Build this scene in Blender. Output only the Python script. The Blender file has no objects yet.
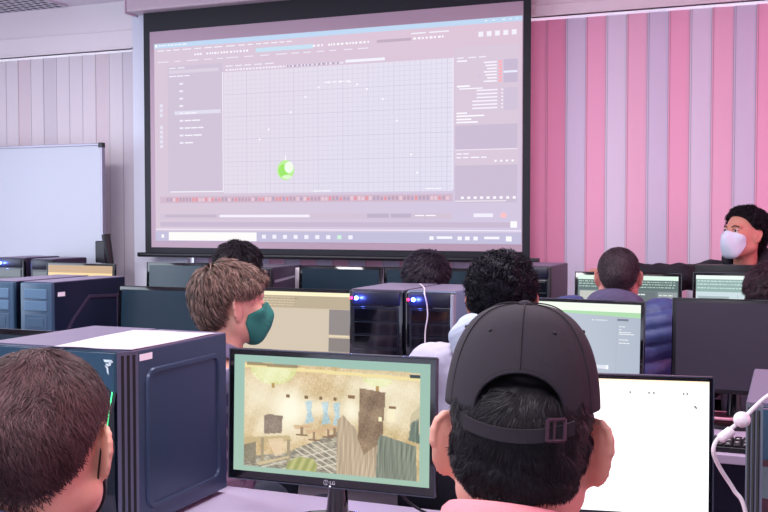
import bpy, bmesh, math, random
import numpy as np
from mathutils import Vector, Matrix

random.seed(7); RNG = np.random.default_rng(11)
SC = bpy.context.scene
COL = SC.collection

# ------------------------------------------------------------------ camera
CAM_Z = 1.46; YAW = math.radians(22.1); PITCH = math.radians(2.12); FPX = 1000.0
cd = bpy.data.cameras.new('camera'); cam = bpy.data.objects.new('camera', cd); COL.objects.link(cam)
cam.location = (0, 0, CAM_Z); cam.rotation_euler = (math.radians(90) - PITCH, 0, YAW)
cd.sensor_width = 36; cd.lens = FPX / 768 * 36; cd.clip_start = .05
cd.dof.use_dof = False
SC.camera = cam
# ------------------------------------------------------------------ world, exposure
W = bpy.data.worlds.new('world'); SC.world = W; W.use_nodes = True
W.node_tree.nodes['Background'].inputs[0].default_value = (.86, .93, 1, 1)
W.node_tree.nodes['Background'].inputs[1].default_value = 3.0
SC.view_settings.view_transform = 'Standard'; SC.view_settings.look = 'None'
SC.view_settings.gamma = 1; SC.view_settings.exposure = 0.0; SC.view_settings.use_curve_mapping = False

def area(name, loc, rot, size, power, color):
    l = bpy.data.lights.new(name, 'AREA'); l.shape = 'RECTANGLE'; l.size, l.size_y = size
    l.energy = power; l.color = color
    o = bpy.data.objects.new(name, l); COL.objects.link(o); o.location = loc
    o.rotation_euler = [math.radians(a) for a in rot]; return o
# ceiling lamps, daylight from the left windows and from the rear, pink strip lamp on the right wall
for x, y in ((-3.4, .9), (-.6, .4), (-3.6, 3.1), (-1.0, 2.9)):
    area('ceiling_lamp_light', (x, y, 2.74), (0, 0, 0), (1.2, .6), 44, (1.0, .955, .98))
area('left_window_light', (-5.85, 1.8, 1.7), (0, -90, 0), (1.5, 3.6), 78, (.74, .88, 1.0))
area('right_pink_lamp', (2.45, 3.2, 1.9), (0, 90, 0), (1.3, 2.6), 52, (1.0, .24, .42))
area('rear_window_light', (-1.5, -2.0, 1.8), (90, 0, 180), (3.5, 1.4), 40, (.70, .84, 1.0))

# ------------------------------------------------------------------ pixel -> point helpers
RIGHT = np.array([math.cos(YAW), math.sin(YAW), 0.])
F0 = np.array([-math.sin(YAW), math.cos(YAW), 0.])
FW = F0 * math.cos(PITCH) + np.array([0, 0, -math.sin(PITCH)])
UP = F0 * math.sin(PITCH) + np.array([0, 0, math.cos(PITCH)])
CP = np.array([0, 0, CAM_Z])
def ray(px, py): return FW + (px - 384) / FPX * RIGHT + (256 - py) / FPX * UP
def P(px, py, d): return CP + ray(px, py) * d
def PY(px, py, Y): r = ray(px, py); return CP + r * (Y / r[1])
def PZ(px, py, Z): r = ray(px, py); return CP + r * ((Z - CAM_Z) / r[2])

# ------------------------------------------------------------------ materials
def lin(c):
    return tuple((x / 12.92 if x <= .04045 else ((x + .055) / 1.055) ** 2.4) for x in [v / 255. for v in c])
MATS = {}
def mat(name, rgb, rough=.5, metal=0., noise=0., nscale=20., bump=0., bscale=60., emit=None, estr=0., sss=0., coat=0., attr=False, spec=.5, stretch=None, trans=0.):
    if name in MATS: return MATS[name]
    m = bpy.data.materials.new(name); m.use_nodes = True; nt = m.node_tree; b = nt.nodes['Principled BSDF']
    c = lin(rgb) + (1,)
    b.inputs['Base Color'].default_value = c; b.inputs['Roughness'].default_value = rough
    b.inputs['Metallic'].default_value = metal; b.inputs['Coat Weight'].default_value = coat
    b.inputs['Specular IOR Level'].default_value = spec
    b.inputs['Transmission Weight'].default_value = trans
    if sss:
        b.inputs['Subsurface Weight'].default_value = sss; b.inputs['Subsurface Radius'].default_value = (1, .3, .15)
        b.inputs['Subsurface Scale'].default_value = .012
    if noise or bump or attr:
        tc = nt.nodes.new('ShaderNodeTexCoord'); vec = tc.outputs['Object']
        if stretch:
            mp = nt.nodes.new('ShaderNodeMapping'); mp.inputs['Scale'].default_value = stretch
            nt.links.new(vec, mp.inputs['Vector']); vec = mp.outputs[0]
    if noise:
        n = nt.nodes.new('ShaderNodeTexNoise'); n.inputs['Scale'].default_value = nscale; n.inputs['Detail'].default_value = 6
        nt.links.new(vec, n.inputs['Vector'])
        mx = nt.nodes.new('ShaderNodeMix'); mx.data_type = 'RGBA'
        mx.inputs['A'].default_value = tuple(max(0, v * (1 - noise)) for v in c[:3]) + (1,)
        mx.inputs['B'].default_value = tuple(min(1, v * (1 + noise)) for v in c[:3]) + (1,)
        nt.links.new(n.outputs['Fac'], mx.inputs['Factor']); nt.links.new(mx.outputs['Result'], b.inputs['Base Color'])
    if attr:
        a = nt.nodes.new('ShaderNodeAttribute'); a.attribute_name = 'Col'
        nt.links.new(a.outputs['Color'], b.inputs['Base Color'])
    if bump:
        n2 = nt.nodes.new('ShaderNodeTexNoise'); n2.inputs['Scale'].default_value = bscale; n2.inputs['Detail'].default_value = 4
        nt.links.new(vec, n2.inputs['Vector'])
        bp = nt.nodes.new('ShaderNodeBump'); bp.inputs['Strength'].default_value = bump; bp.inputs['Distance'].default_value = .01
        nt.links.new(n2.outputs['Fac'], bp.inputs['Height']); nt.links.new(bp.outputs['Normal'], b.inputs['Normal'])
    if emit:
        b.inputs['Emission Color'].default_value = lin(emit) + (1,); b.inputs['Emission Strength'].default_value = estr
    MATS[name] = m; return m

def glow_mat(name, strength, rough=.3, spec=.3):
    """lit screen: emission colour from the mesh's own picture attribute"""
    m = bpy.data.materials.new(name); m.use_nodes = True; nt = m.node_tree; b = nt.nodes['Principled BSDF']
    b.inputs['Base Color'].default_value = (.01, .01, .01, 1); b.inputs['Roughness'].default_value = rough
    b.inputs['Specular IOR Level'].default_value = spec
    a = nt.nodes.new('ShaderNodeAttribute'); a.attribute_name = 'Col'
    nt.links.new(a.outputs['Color'], b.inputs['Emission Color']); b.inputs['Emission Strength'].default_value = strength
    return m
M_GLOW = glow_mat('lit_display', 1.0); M_GLOWHOT = glow_mat('bright_display', 1.5)
M_PROJ = glow_mat('projected_picture', 1.04, .9, .1)

M_white_wall = mat('wall_paint', (226, 222, 230), .8, noise=.03, nscale=4, bump=.05, bscale=120)
M_ceil = mat('ceiling_paint', (232, 226, 234), .9, noise=.03, nscale=8)
M_floor = mat('floor_vinyl', (120, 112, 122), .45, noise=.15, nscale=14)
M_trimw = mat('white_trim', (230, 222, 232), .5)
M_black = mat('black_plastic', (24, 25, 32), .38, spec=.45)
M_gloss = mat('gloss_black_plastic', (8, 9, 14), .08, coat=.4)
M_bluegrey = mat('dark_case_steel', (52, 67, 94), .34, metal=.25, noise=.05, nscale=6)
M_navy = mat('navy_case_steel', (27, 36, 60), .33, metal=.25)
M_purplecase = mat('purplish_case_steel', (60, 50, 74), .42, metal=.2)
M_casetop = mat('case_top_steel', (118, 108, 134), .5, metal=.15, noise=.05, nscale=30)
M_teal = mat('teal_gloss_front', (34, 74, 98), .22, coat=.3)
M_tealdark = mat('dark_gloss_front', (10, 22, 34), .16, coat=.4)
M_slot = mat('slot_black', (6, 7, 10), .7)
M_silver = mat('silver_plastic', (170, 172, 188), .32, metal=.5)
M_frontblue = mat('blue_grey_front', (48, 78, 104), .4, noise=.1, nscale=30)
M_desk = mat('desk_laminate', (184, 174, 200), .38, noise=.03, nscale=10)
M_deskedge = mat('desk_steel', (50, 52, 80), .5)
M_white = mat('white_plastic', (236, 232, 240), .35)
M_paper = mat('printed_paper', (206, 200, 212), .8, noise=.1, nscale=60)
M_board = mat('whiteboard_enamel', (184, 190, 204), .4)
M_screenblk = mat('screen_border_black', (7, 11, 27), .6)
M_offglass = mat('unlit_glass_teal_sheen', (16, 44, 58), .25, spec=.6)  # bluish window reflection put into the base colour as teal
M_offmatte = mat('unlit_matte_display', (46, 42, 58), .5, spec=.5)
M_chair = mat('chair_fabric', (28, 30, 42), .85, noise=.2, nscale=150)
M_chrome = mat('chrome', (190, 190, 200), .15, metal=1.)

# ------------------------------------------------------------------ mesh helpers
def obj(name, me, m=None, parent=None, loc=None):
    o = bpy.data.objects.new(name, me)
    if m is not None and not me.materials: me.materials.append(m)
    COL.objects.link(o)
    if parent is not None: o.parent = parent
    if loc is not None: o.location = loc
    return o
def np_mesh(name, V, F, smooth=True, colors=None, matidx=None):
    V = np.asarray(V, dtype=np.float32); F = np.asarray(F, dtype=np.int32); n = F.shape[1]
    me = bpy.data.meshes.new(name)
    me.vertices.add(len(V)); me.vertices.foreach_set('co', V.ravel())
    me.loops.add(F.size); me.loops.foreach_set('vertex_index', F.ravel())
    me.polygons.add(len(F)); me.polygons.foreach_set('loop_start', np.arange(len(F), dtype=np.int32) * n)
    if matidx is not None: me.polygons.foreach_set('material_index', np.asarray(matidx, dtype=np.int32))
    me.update(calc_edges=True)
    if smooth: me.polygons.foreach_set('use_smooth', np.ones(len(F), dtype=bool))
    if colors is not None:
        a = me.color_attributes.new('Col', 'FLOAT_COLOR', 'POINT')
        c = np.ones((len(V), 4), dtype=np.float32); c[:, :3] = colors; a.data.foreach_set('color', c.ravel())
    return me
class MB:
    """collects shapes in one bmesh"""
    def __init__(s): s.bm = bmesh.new()
    def box(s, x0, x1, y0, y1, z0, z1, bevel=0., seg=2):
        r = bmesh.ops.create_cube(s.bm, size=1)
        vs = r['verts']
        for v in vs: v.co = Vector(((x0 + x1) / 2 + v.co.x * (x1 - x0), (y0 + y1) / 2 + v.co.y * (y1 - y0), (z0 + z1) / 2 + v.co.z * (z1 - z0)))
        if bevel:
            es = list({e for v in vs for e in v.link_edges})
            bmesh.ops.bevel(s.bm, geom=es, offset=bevel, segments=seg, affect='EDGES', profile=.5)
        return s
    def prism(s, pts, a, b, axis='y'):
        """outline pts (u,v) extruded between a and b along axis"""
        def mk(u, v, w): return {'y': (u, w, v), 'x': (w, u, v), 'z': (u, v, w)}[axis]
        A = [s.bm.verts.new(mk(u, v, a)) for u, v in pts]; B = [s.bm.verts.new(mk(u, v, b)) for u, v in pts]
        s.bm.faces.new(A); s.bm.faces.new(B[::-1]); n = len(pts)
        for i in range(n): s.bm.faces.new((A[i], B[i], B[(i + 1) % n], A[(i + 1) % n]))
        return s
    def tube(s, pts, r, n=8, cap=True):
        pts = [Vector(p) for p in pts]; rs = r if isinstance(r, (list, tuple)) else [r] * len(pts); rings = []
        for i, p in enumerate(pts):
            t = (pts[min(i + 1, len(pts) - 1)] - pts[max(i - 1, 0)]).normalized()
            a = t.orthogonal().normalized() if i == 0 else (pa - t * pa.dot(t)).normalized()
            pa = a; b = t.cross(a)
            rings.append([s.bm.verts.new(p + (a * math.cos(2 * math.pi * k / n) + b * math.sin(2 * math.pi * k / n)) * rs[i]) for k in range(n)])
        for i in range(len(rings) - 1):
            for k in range(n): s.bm.faces.new((rings[i][k], rings[i][(k + 1) % n], rings[i + 1][(k + 1) % n], rings[i + 1][k]))
        if cap: s.bm.faces.new(rings[0][::-1]); s.bm.faces.new(rings[-1])
        return s
    def ball(s, c, r, n=16):
        rr = r if isinstance(r, (list, tuple)) else (r, r, r)
        q = bmesh.ops.create_uvsphere(s.bm, u_segments=n, v_segments=max(6, n // 2), radius=1)
        for v in q['verts']: v.co = Vector((c[0] + v.co.x * rr[0], c[1] + v.co.y * rr[1], c[2] + v.co.z * rr[2]))
        return s
    def mesh(s, name, smooth=False):
        bmesh.ops.recalc_face_normals(s.bm, faces=s.bm.faces)
        me = bpy.data.meshes.new(name); s.bm.to_mesh(me); s.bm.free()
        if smooth:
            for p in me.polygons: p.use_smooth = True
            me.set_sharp_from_angle(angle=math.radians(40))
        return me
    def build(s, name, m, parent=None, smooth=False): return obj(name, s.mesh(name, smooth), m, parent)
def tag(o, label, cat, group=None):
    o['label'] = label; o['category'] = cat
    if group: o['group'] = group
    return o
def thing(name, label, cat, loc=(0, 0, 0), rz=0., group=None):
    o = bpy.data.objects.new(name, None); COL.objects.link(o); o.empty_display_size = .05
    o.location = [float(v) for v in loc]; o.rotation_euler = (0, 0, rz); return tag(o, label, cat, group)
def struct(name, mb, m):
    o = mb.build(name, m); o['kind'] = 'structure'; return o
def spline(pts, n=8):
    pts = [Vector(p) for p in pts]; out = []
    for i in range(len(pts) - 1):
        p0, p1, p2, p3 = pts[max(i - 1, 0)], pts[i], pts[i + 1], pts[min(i + 2, len(pts) - 1)]
        for k in range(n):
            t = k / n
            out.append(.5 * ((2 * p1) + (p2 - p0) * t + (2 * p0 - 5 * p1 + 4 * p2 - p3) * t * t + (3 * p1 - p0 - 3 * p2 + p3) * t ** 3))
    out.append(pts[-1]); return out
def text_mesh(txt, size, depth=.0006):
    cu = bpy.data.curves.new('lettering', 'FONT'); cu.body = txt; cu.size = size; cu.extrude = depth; cu.align_x = 'CENTER'; cu.align_y = 'CENTER'
    o = bpy.data.objects.new('lettering', cu); COL.objects.link(o)
    dg = bpy.context.evaluated_depsgraph_get(); me = bpy.data.meshes.new_from_object(o.evaluated_get(dg))
    bpy.data.objects.remove(o); return me

class Pic:
    """flat picture made of coloured rectangles and polygons on a w x h plane (x right, z up, facing -y)"""
    def __init__(s, w, h, W=1920, H=1080): s.w, s.h, s.W, s.H = w, h, W, H; s.V = []; s.F = []; s.C = []; s.k = 0
    def poly(s, pts, rgb, lay=None, k=1.):
        i0 = len(s.V); cols = rgb if isinstance(rgb, list) else [rgb] * len(pts)
        if lay is None: s.k += 1; lay = min(s.k, 8)
        for (a, b), c in zip(pts, cols):
            s.V.append(((a / s.W - .5) * s.w, -.0002 * lay, (.5 - b / s.H) * s.h)); s.C.append([v * k for v in lin(c)] + [1])
        s.F.append(tuple(range(i0, i0 + len(pts)))); return s
    def rect(s, x0, y0, x1, y1, rgb, lay=None): return s.poly([(x0, y0), (x0, y1), (x1, y1), (x1, y0)], rgb, lay)
    def dashes(s, x0, x1, y, h, rgb, lay=6, wmin=14, wmax=60, gap=14):
        x = x0
        while x < x1 - wmin:
            w = min(random.uniform(wmin, wmax), x1 - x); s.rect(x, y + h * .15, x + w, y + h * .8, rgb, lay); x += w + random.uniform(.5, 1.2) * gap
        return s
    def build(s, name, m, parent):
        me = bpy.data.meshes.new(name); me.from_pydata(s.V, [], s.F)
        a = me.color_attributes.new('Col', 'FLOAT_COLOR', 'POINT')
        a.data.foreach_set('color', np.array(s.C, dtype=np.float32).ravel())
        return obj(name, me, m, parent)

# ------------------------------------------------------------------ implicit surfaces (smooth blended bodies)
def axis(lo, hi, fine, coarse):
    out = [lo]
    while out[-1] < hi:
        x = out[-1]; h = coarse
        for a, b, f in fine:
            if a - .0001 <= x < b: h = min(h, f)
            elif x < a < x + h: h = min(h, max(f, a - x))
        out.append(x + h)
    return np.array(out, dtype=np.float32)
class Field:
    def __init__(s, ax): s.ax = ax; s.V = np.ones([len(a) for a in ax], dtype=np.float32) * .5
    def sub(s, lo, hi, m=.045):
        sl = []
        for i in range(3):
            a = int(np.searchsorted(s.ax[i], lo[i] - m)); b = int(np.searchsorted(s.ax[i], hi[i] + m)); sl.append(slice(max(0, a), max(b, a + 1)))
        X, Y, Z = s.ax[0][sl[0]][:, None, None], s.ax[1][sl[1]][None, :, None], s.ax[2][sl[2]][None, None, :]
        return tuple(sl), X, Y, Z
    def _u(s, sl, d, k):
        v = s.V[sl]
        if k > 0: h = np.clip(.5 + .5 * (v - d) / k, 0, 1); s.V[sl] = v * (1 - h) + d * h - k * h * (1 - h)
        else: s.V[sl] = np.minimum(v, d)
    def cone(s, a, b, ra, rb, k=.02, off=0.):
        a, b = np.array(a, float), np.array(b, float); ra += off; rb += off; r = max(ra, rb)
        sl, X, Y, Z = s.sub(np.minimum(a, b) - r, np.maximum(a, b) + r); ab = b - a; L = float(ab @ ab) + 1e-9
        t = np.clip(((X - a[0]) * ab[0] + (Y - a[1]) * ab[1] + (Z - a[2]) * ab[2]) / L, 0, 1)
        d = np.sqrt((X - a[0] - t * ab[0]) ** 2 + (Y - a[1] - t * ab[1]) ** 2 + (Z - a[2] - t * ab[2]) ** 2) - (ra + t * (rb - ra))
        s._u(sl, d.astype(np.float32), k); return s
    def ell_d(s, c, r, R=None, m=.045):
        c, r = np.array(c, float), np.array(r, float); R = np.eye(3) if R is None else R
        ext = np.sqrt((R ** 2) @ (r ** 2)); sl, X, Y, Z = s.sub(c - ext, c + ext, m)
        q = [(X - c[0]) * R[0, i] + (Y - c[1]) * R[1, i] + (Z - c[2]) * R[2, i] for i in range(3)]
        k0 = np.sqrt(sum((q[i] / r[i]) ** 2 for i in range(3))); k1 = np.sqrt(sum((q[i] / r[i] ** 2) ** 2 for i in range(3))) + 1e-6
        return sl, (k0 * (k0 - 1) / k1).astype(np.float32)
    def ell(s, c, r, R=None, k=.02, off=0.):
        sl, d = s.ell_d(c, np.array(r) + off, R); s._u(sl, d, k); return s
    def carve(s, c, r, R=None, k=.01):
        sl, d = s.ell_d(c, r, R, .02); v = s.V[sl]; d = -d
        h = np.clip(.5 - .5 * (v - d) / k, 0, 1); s.V[sl] = v * (1 - h) + d * h + k * h * (1 - h); return s
    def grid(s): return s.ax[0][:, None, None], s.ax[1][None, :, None], s.ax[2][None, None, :]
    def mesh(s):
        V = s.V; ins = V < 0; nx, ny, nz = V.shape
        c = [(i, j, k) for i in (0, 1) for j in (0, 1) for k in (0, 1)]
        S = lambda A, o: A[o[0]:nx - 1 + o[0], o[1]:ny - 1 + o[1], o[2]:nz - 1 + o[2]]
        cnt = np.zeros((nx - 1, ny - 1, nz - 1), dtype=np.int8)
        for o in c: cnt += S(ins, o)
        act = (cnt > 0) & (cnt < 8); I, J, K = np.nonzero(act); n = len(I)
        idx = -np.ones(act.shape, dtype=np.int32); idx[I, J, K] = np.arange(n)
        vals = {o: V[I + o[0], J + o[1], K + o[2]] for o in c}
        acc = np.zeros((n, 3)); num = np.zeros(n)
        for o in c:
            for a in range(3):
                if o[a] == 1: continue
                o2 = list(o); o2[a] = 1; o2 = tuple(o2); va, vb = vals[o], vals[o2]; m = (va < 0) != (vb < 0)
                t = np.where(m, va / np.where(m, va - vb, 1), 0); p = np.tile(np.array(o, float), (n, 1)); p[:, a] = t
                acc += p * m[:, None]; num += m
        f = acc / num[:, None]; A = s.ax
        P_ = np.stack([A[0][I] + f[:, 0] * (A[0][I + 1] - A[0][I]), A[1][J] + f[:, 1] * (A[1][J + 1] - A[1][J]), A[2][K] + f[:, 2] * (A[2][K + 1] - A[2][K])], 1)
        Fs = []
        for a in range(3):
            b, g = (a + 1) % 3, (a + 2) % 3
            lo = [slice(None)] * 3; hi = [slice(None)] * 3; lo[a] = slice(0, -1); hi[a] = slice(1, None)
            for q in (lo, hi):
                q[b] = slice(1, -1); q[g] = slice(1, -1)
            x0, x1 = ins[tuple(lo)], ins[tuple(hi)]; D = x0 != x1; i3 = list(np.nonzero(D)); flip = x0[D]
            i3[b] = i3[b] + 1; i3[g] = i3[g] + 1
            def cell(db, dg):
                q = [i3[0].copy(), i3[1].copy(), i3[2].copy()]; q[b] -= db; q[g] -= dg; return idx[q[0], q[1], q[2]]
            quad = np.stack([cell(1, 1), cell(0, 1), cell(0, 0), cell(1, 0)], 1)
            quad[~flip] = quad[~flip][:, ::-1]; Fs.append(quad)
        F = np.concatenate(Fs); F = F[(F >= 0).all(1)]
        return P_.astype(np.float32), F
def vnoise(p, s, seed=0):
    """cheap smooth 3-D noise, -1..1, p Nx3"""
    r = np.random.default_rng(seed); out = np.zeros(len(p))
    for i in range(7):
        k = r.normal(size=3) * s * (1 + .35 * i); out += np.sin(p @ k + r.uniform(0, 6.28)) / 2.6
    return np.clip(out, -1.5, 1.5)

# ================================================================== STRUCTURE
XL, XR, YB, YF = -6.0, 2.6, -2.2, 5.40
ZC = float(PY(40, 9.5, 5.14)[2]); BT = float(PY(60, 57, 5.18)[2]); BT2 = float(PY(650, 12, 5.18)[2])
struct('floor', MB().box(XL - .1, XR + .1, YB - .1, YF + .1, -.1, 0), M_floor)
M_ceiltile = mat('ceiling_tile', (232, 224, 234), .9, noise=.04, nscale=30)
struct('ceiling', MB().box(XL - .1, XR + .1, YB - .1, YF + .1, ZC, ZC + .1), M_ceiltile)
struct('wall_left', MB().box(XL - .1, XL, YB, YF, 0, ZC), M_white_wall)
struct('wall_right', MB().box(XR, XR + .1, YB, YF, 0, ZC), M_white_wall)
struct('wall_rear', MB().box(XL, XR, YB - .1, YB, 0, ZC), M_white_wall)
fw = MB()                                              # front wall with two long windows
fw.box(XL, XR, YF - .12, YF, 0, .8); fw.box(XL, XR, YF - .12, YF, 2.63, ZC)
PX0 = PY(133.5, 150, 5.13)[0]; PX1 = PY(187, 258, 5.13)[0]
for a, b in ((XL, -5.7), (PX0 - .02, PX1 + .02), (1.9, XR)): fw.box(a, b, YF - .12, YF, .8, 2.63)
struct('wall_front', fw, M_white_wall)
for i, (a, b) in enumerate(((-5.7, PX0 - .02), (PX1 + .02, 1.9))):
    w = MB()
    for k in range(5):
        x = a + (b - a) * k / 4; w.box(x - .025, x + .025, YF - .09, YF - .03, .8, 2.63)
    w.box(a, b, YF - .09, YF - .03, .8, .85); w.box(a, b, YF - .09, YF - .03, 2.58, 2.63)
    struct('window_%d' % (i + 1), w, M_trimw)
# pilaster between the window bays, behind the projection screen
struct('trim_1', MB().box(PX0, PX1, 5.13, YF - .11, 0, ZC), mat('pilaster_paint', (222, 226, 240), .7))
# boxed pelmet above the blinds, left and right of the pilaster, each with a thin ledge
M_pel = mat('pelmet_paint', (236, 230, 234), .7)
struct('trim_2', MB().box(XL, PX0, 5.14, 5.17, BT + .011, ZC).box(XL, PX0, 5.12, 5.17, BT + .011, BT + .019).box(XL, PX0, 5.13, 5.17, BT + .125, BT + .13), M_pel)
struct('trim_3', MB().box(PX1, XR, 5.14, 5.17, BT2 + .011, ZC).box(PX1, XR, 5.125, 5.17, BT2 + .011, BT2 + .019).box(PX1, XR, 5.13, 5.17, BT2 + .07, BT2 + .074), M_pel)
struct('baseboard_front', MB().box(XL, XR, YF - .135, YF - .12, 0, .08), M_trimw)

# ceiling air grille, top left
g0 = PZ(-6, 11, ZC); g1 = PZ(47, 4, ZC)
gx1 = g1[0] + .10; gx0 = gx1 - 1.2; gy1 = 5.10
gr = thing('ceiling_vent', 'white perforated ceiling panel with dark slanted slots, top left corner above the whiteboard', 'ceiling vent', (gx0, gy1 - .6, ZC))
MB().box(0, 1.2, 0, .6, -.012, -.001).build('panel', mat('vent_enamel', (206, 204, 214), .5), gr)
sl = MB()
for r in range(9):
    for c in range(20):
        x = .05 + c * .057 + (r % 2) * .028; y = .04 + r * .062
        sl.prism([(x, y), (x + .024, y + .004), (x + .036, y + .045), (x + .012, y + .041)], -.0135, -.0122, 'z')
sl.build('slots', M_slot, gr)

# ================================================================== VERTICAL BLINDS
PITCHB = (PY(734, 100, 5.18)[0] - PY(566, 100, 5.18)[0]) / 8; XREF = PY(566, 100, 5.18)[0]
def blind_mat(name, rgb): return mat(name, rgb, .75, noise=.05, nscale=3, bump=.08, bscale=300, stretch=(1, 1, .05))
BP = [blind_mat('pink_blind_fabric', (240, 178, 206)), blind_mat('rose_blind_fabric', (238, 188, 212)), blind_mat('screen_shaded_pink_fabric', (230, 154, 186))]  # third pink holds the projection screen's shadow on the slats beside it
BL = [blind_mat('lilac_blind_fabric', (214, 208, 230)), blind_mat('pale_lilac_blind_fabric', (224, 218, 236))]
BG = [blind_mat('grey_lilac_blind_fabric', (214, 207, 216)), blind_mat('off_white_blind_fabric', (224, 217, 224)), blind_mat('pale_rose_blind_fabric', (220, 206, 214))]
def slat_mesh(top):
    me = MB(); n = 6; w = PITCHB * .53; pts = []
    for k in range(n + 1):
        t = -1 + 2 * k / n; pts.append((t * w, -.0016 * (1 - t * t) + .0035 * t))
    out = pts + [(x, y + .0015) for x, y in pts[::-1]]
    me.prism(out, .45, top, 'z'); n0 = len(me.bm.faces)
    for x in (-.86 * w, .86 * w): me.box(x - .0011, x + .0011, -.0022 + .0035 * x / w, .001, .45, top)  # edge strips in a darker colour draw the overlap shadow lines
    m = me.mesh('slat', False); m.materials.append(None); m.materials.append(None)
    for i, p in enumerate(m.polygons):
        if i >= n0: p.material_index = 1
    return m
def blind(name, label, x0, x1, top, picker):
    t = thing(name, label, 'blind', ((x0 + x1) / 2, 5.19, 0)); ox = (x0 + x1) / 2
    MB().box(x0 - ox, x1 - ox, .045, .075, top + .004, top + .034).build('head_rail', mat('blind_rail', (236, 232, 238), .4), t)
    i0 = math.ceil((x0 - XREF) / PITCHB); me = {}
    i = i0
    while XREF + (i + 1) * PITCHB <= x1 + .04:
        m = picker(i)
        if m.name not in me: me[m.name] = slat_mesh(top); me[m.name].materials[0] = m; me[m.name].materials[1] = mat('slat_shade_line_' + m.name, tuple(int(v * 255 * .80) for v in [c_ ** (1 / 2.2) for c_ in m.node_tree.nodes['Principled BSDF'].inputs['Base Color'].default_value[:3]]), .8)
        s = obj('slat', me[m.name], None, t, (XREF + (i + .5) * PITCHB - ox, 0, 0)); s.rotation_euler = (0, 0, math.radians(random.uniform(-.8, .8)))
        i += 1
    i = 0
    return t
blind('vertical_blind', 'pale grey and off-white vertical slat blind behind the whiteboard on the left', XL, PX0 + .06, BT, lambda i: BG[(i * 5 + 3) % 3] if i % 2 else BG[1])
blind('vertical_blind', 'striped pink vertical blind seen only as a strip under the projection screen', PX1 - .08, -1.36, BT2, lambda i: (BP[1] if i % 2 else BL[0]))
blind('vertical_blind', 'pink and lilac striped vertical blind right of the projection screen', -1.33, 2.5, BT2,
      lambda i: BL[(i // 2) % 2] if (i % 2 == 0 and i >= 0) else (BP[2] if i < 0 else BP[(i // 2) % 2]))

# ================================================================== PROJECTION SCREEN
SY = 5.04
c_tl, c_tr, c_bl, c_br = PY(148.5, 32.5, SY), PY(523, .6, SY), PY(152.5, 247.5, SY), PY(522.5, 251.5, SY)
sx0, sx1 = (c_tl[0] + c_bl[0]) / 2, (c_tr[0] + c_br[0]) / 2; sz1, sz0 = (c_tl[2] + c_tr[2]) / 2, (c_bl[2] + c_br[2]) / 2
o0 = PY(144.5, 150, SY)[0]; o1 = PY(530.5, 120, SY)[0]
ps = thing('projection_screen', 'large pull-down projection screen with black border showing modelling software', 'projection screen', ((sx0 + sx1) / 2, SY, sz0))
cx = (sx0 + sx1) / 2
border = MB(); zt = ZC - .10
border.box(o0 - cx, sx0 - cx, 0, .002, -.035, zt - sz0); border.box(sx1 - cx, o1 - cx, 0, .002, -.035, zt - sz0)
border.box(sx0 - cx, sx1 - cx, 0, .002, sz1 - sz0, zt - sz0); border.box(sx0 - cx, sx1 - cx, 0, .002, -.035, 0)
border.build('black_border', M_screenblk, ps)
MB().box(sx0 - cx, sx1 - cx, .0005, .0015, 0, sz1 - sz0).build('screen_fabric', mat('screen_fabric', (184, 164, 178), .85), ps)
bar = MB(); bar.tube([(o0 - cx - .05, 0, -.045), (o1 - cx + .05, 0, -.045)], .014, 12); bar.build('bottom_bar', M_black, ps, True)
cz = MB(); cz.box(PY(129, 5, 5.0)[0] - cx, PY(560, 5, 5.0)[0] - cx, -.075, .05, zt - sz0 - .01, zt - sz0 + .085, .012)
cz.build('roller_case', mat('roller_case', (204, 188, 198), .4), ps)
MB().box(PY(129, 5, 5.0)[0] - cx - .012, PY(129, 5, 5.0)[0] - cx, -.08, .055, zt - sz0 - .02, zt - sz0 + .09, .004).build('end_cap', M_trimw, ps)

q = [PY(152, 47, SY), PY(522, 12.5, SY), PY(522, 245, SY), PY(158, 240.5, SY)]
px0 = (q[0][0] + q[3][0]) / 2; px1 = (q[1][0] + q[2][0]) / 2; pz1 = (q[0][2] + q[1][2]) / 2; pz0 = (q[2][2] + q[3][2]) / 2
pw, ph = px1 - px0, pz1 - pz0
pic = Pic(pw, ph)
BG0 = (216, 204, 222); WH = (250, 248, 255)
pic.poly([(0, 0), (0, 1080), (1920, 1080), (1920, 0)], [(214, 196, 214), (212, 196, 212), (206, 196, 222), (220, 194, 212)], 1)
pic.poly([(0, 0), (0, 26), (1920, 24), (1920, 0)], [(190, 214, 240)] * 4, 2); pic.rect(6, 5, 20, 20, WH, 4); pic.dashes(30, 210, 8, 9, WH, 4, 10, 26, 8)
pic.dashes(1750, 1900, 8, 8, (230, 244, 255), 4, 8, 16, 30)
pic.dashes(20, 820, 36, 9, (240, 236, 246), 4, 26, 52, 20)                       # menu bar
pic.dashes(1400, 1640, 42, 10, (240, 238, 248), 4, 70, 110, 14)
pic.rect(590, 62, 900, 84, (198, 222, 240), 3); pic.rect(1230, 66, 1400, 80, (190, 172, 190), 3)
for a, b in ((240, 300), (310, 560), (900, 960), (980, 1200), (1410, 1560)): pic.dashes(a, b, 64, 16, (248, 246, 252), 4, 7, 14, 9)
pic.dashes(20, 1230, 98, 8, (236, 230, 242), 4, 30, 70, 34)                      # shelf tabs
for k in range(5): pic.rect(1720 + k * 38, 62, 1742 + k * 38, 86, (240, 238, 250), 4)
pic.rect(80, 128, 400, 815, (205, 192, 212), 2)                                  # outliner
pic.rect(88, 150, 380, 168, (216, 206, 222), 3); pic.dashes(90, 220, 134, 10, (236, 232, 244), 4, 30, 50, 12); pic.dashes(90, 240, 178, 10, (240, 236, 248), 4, 30, 50, 10)
for k in range(9): pic.rect(150, 220 + k * 40, 172, 230 + k * 40, (238, 234, 246), 4)
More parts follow.
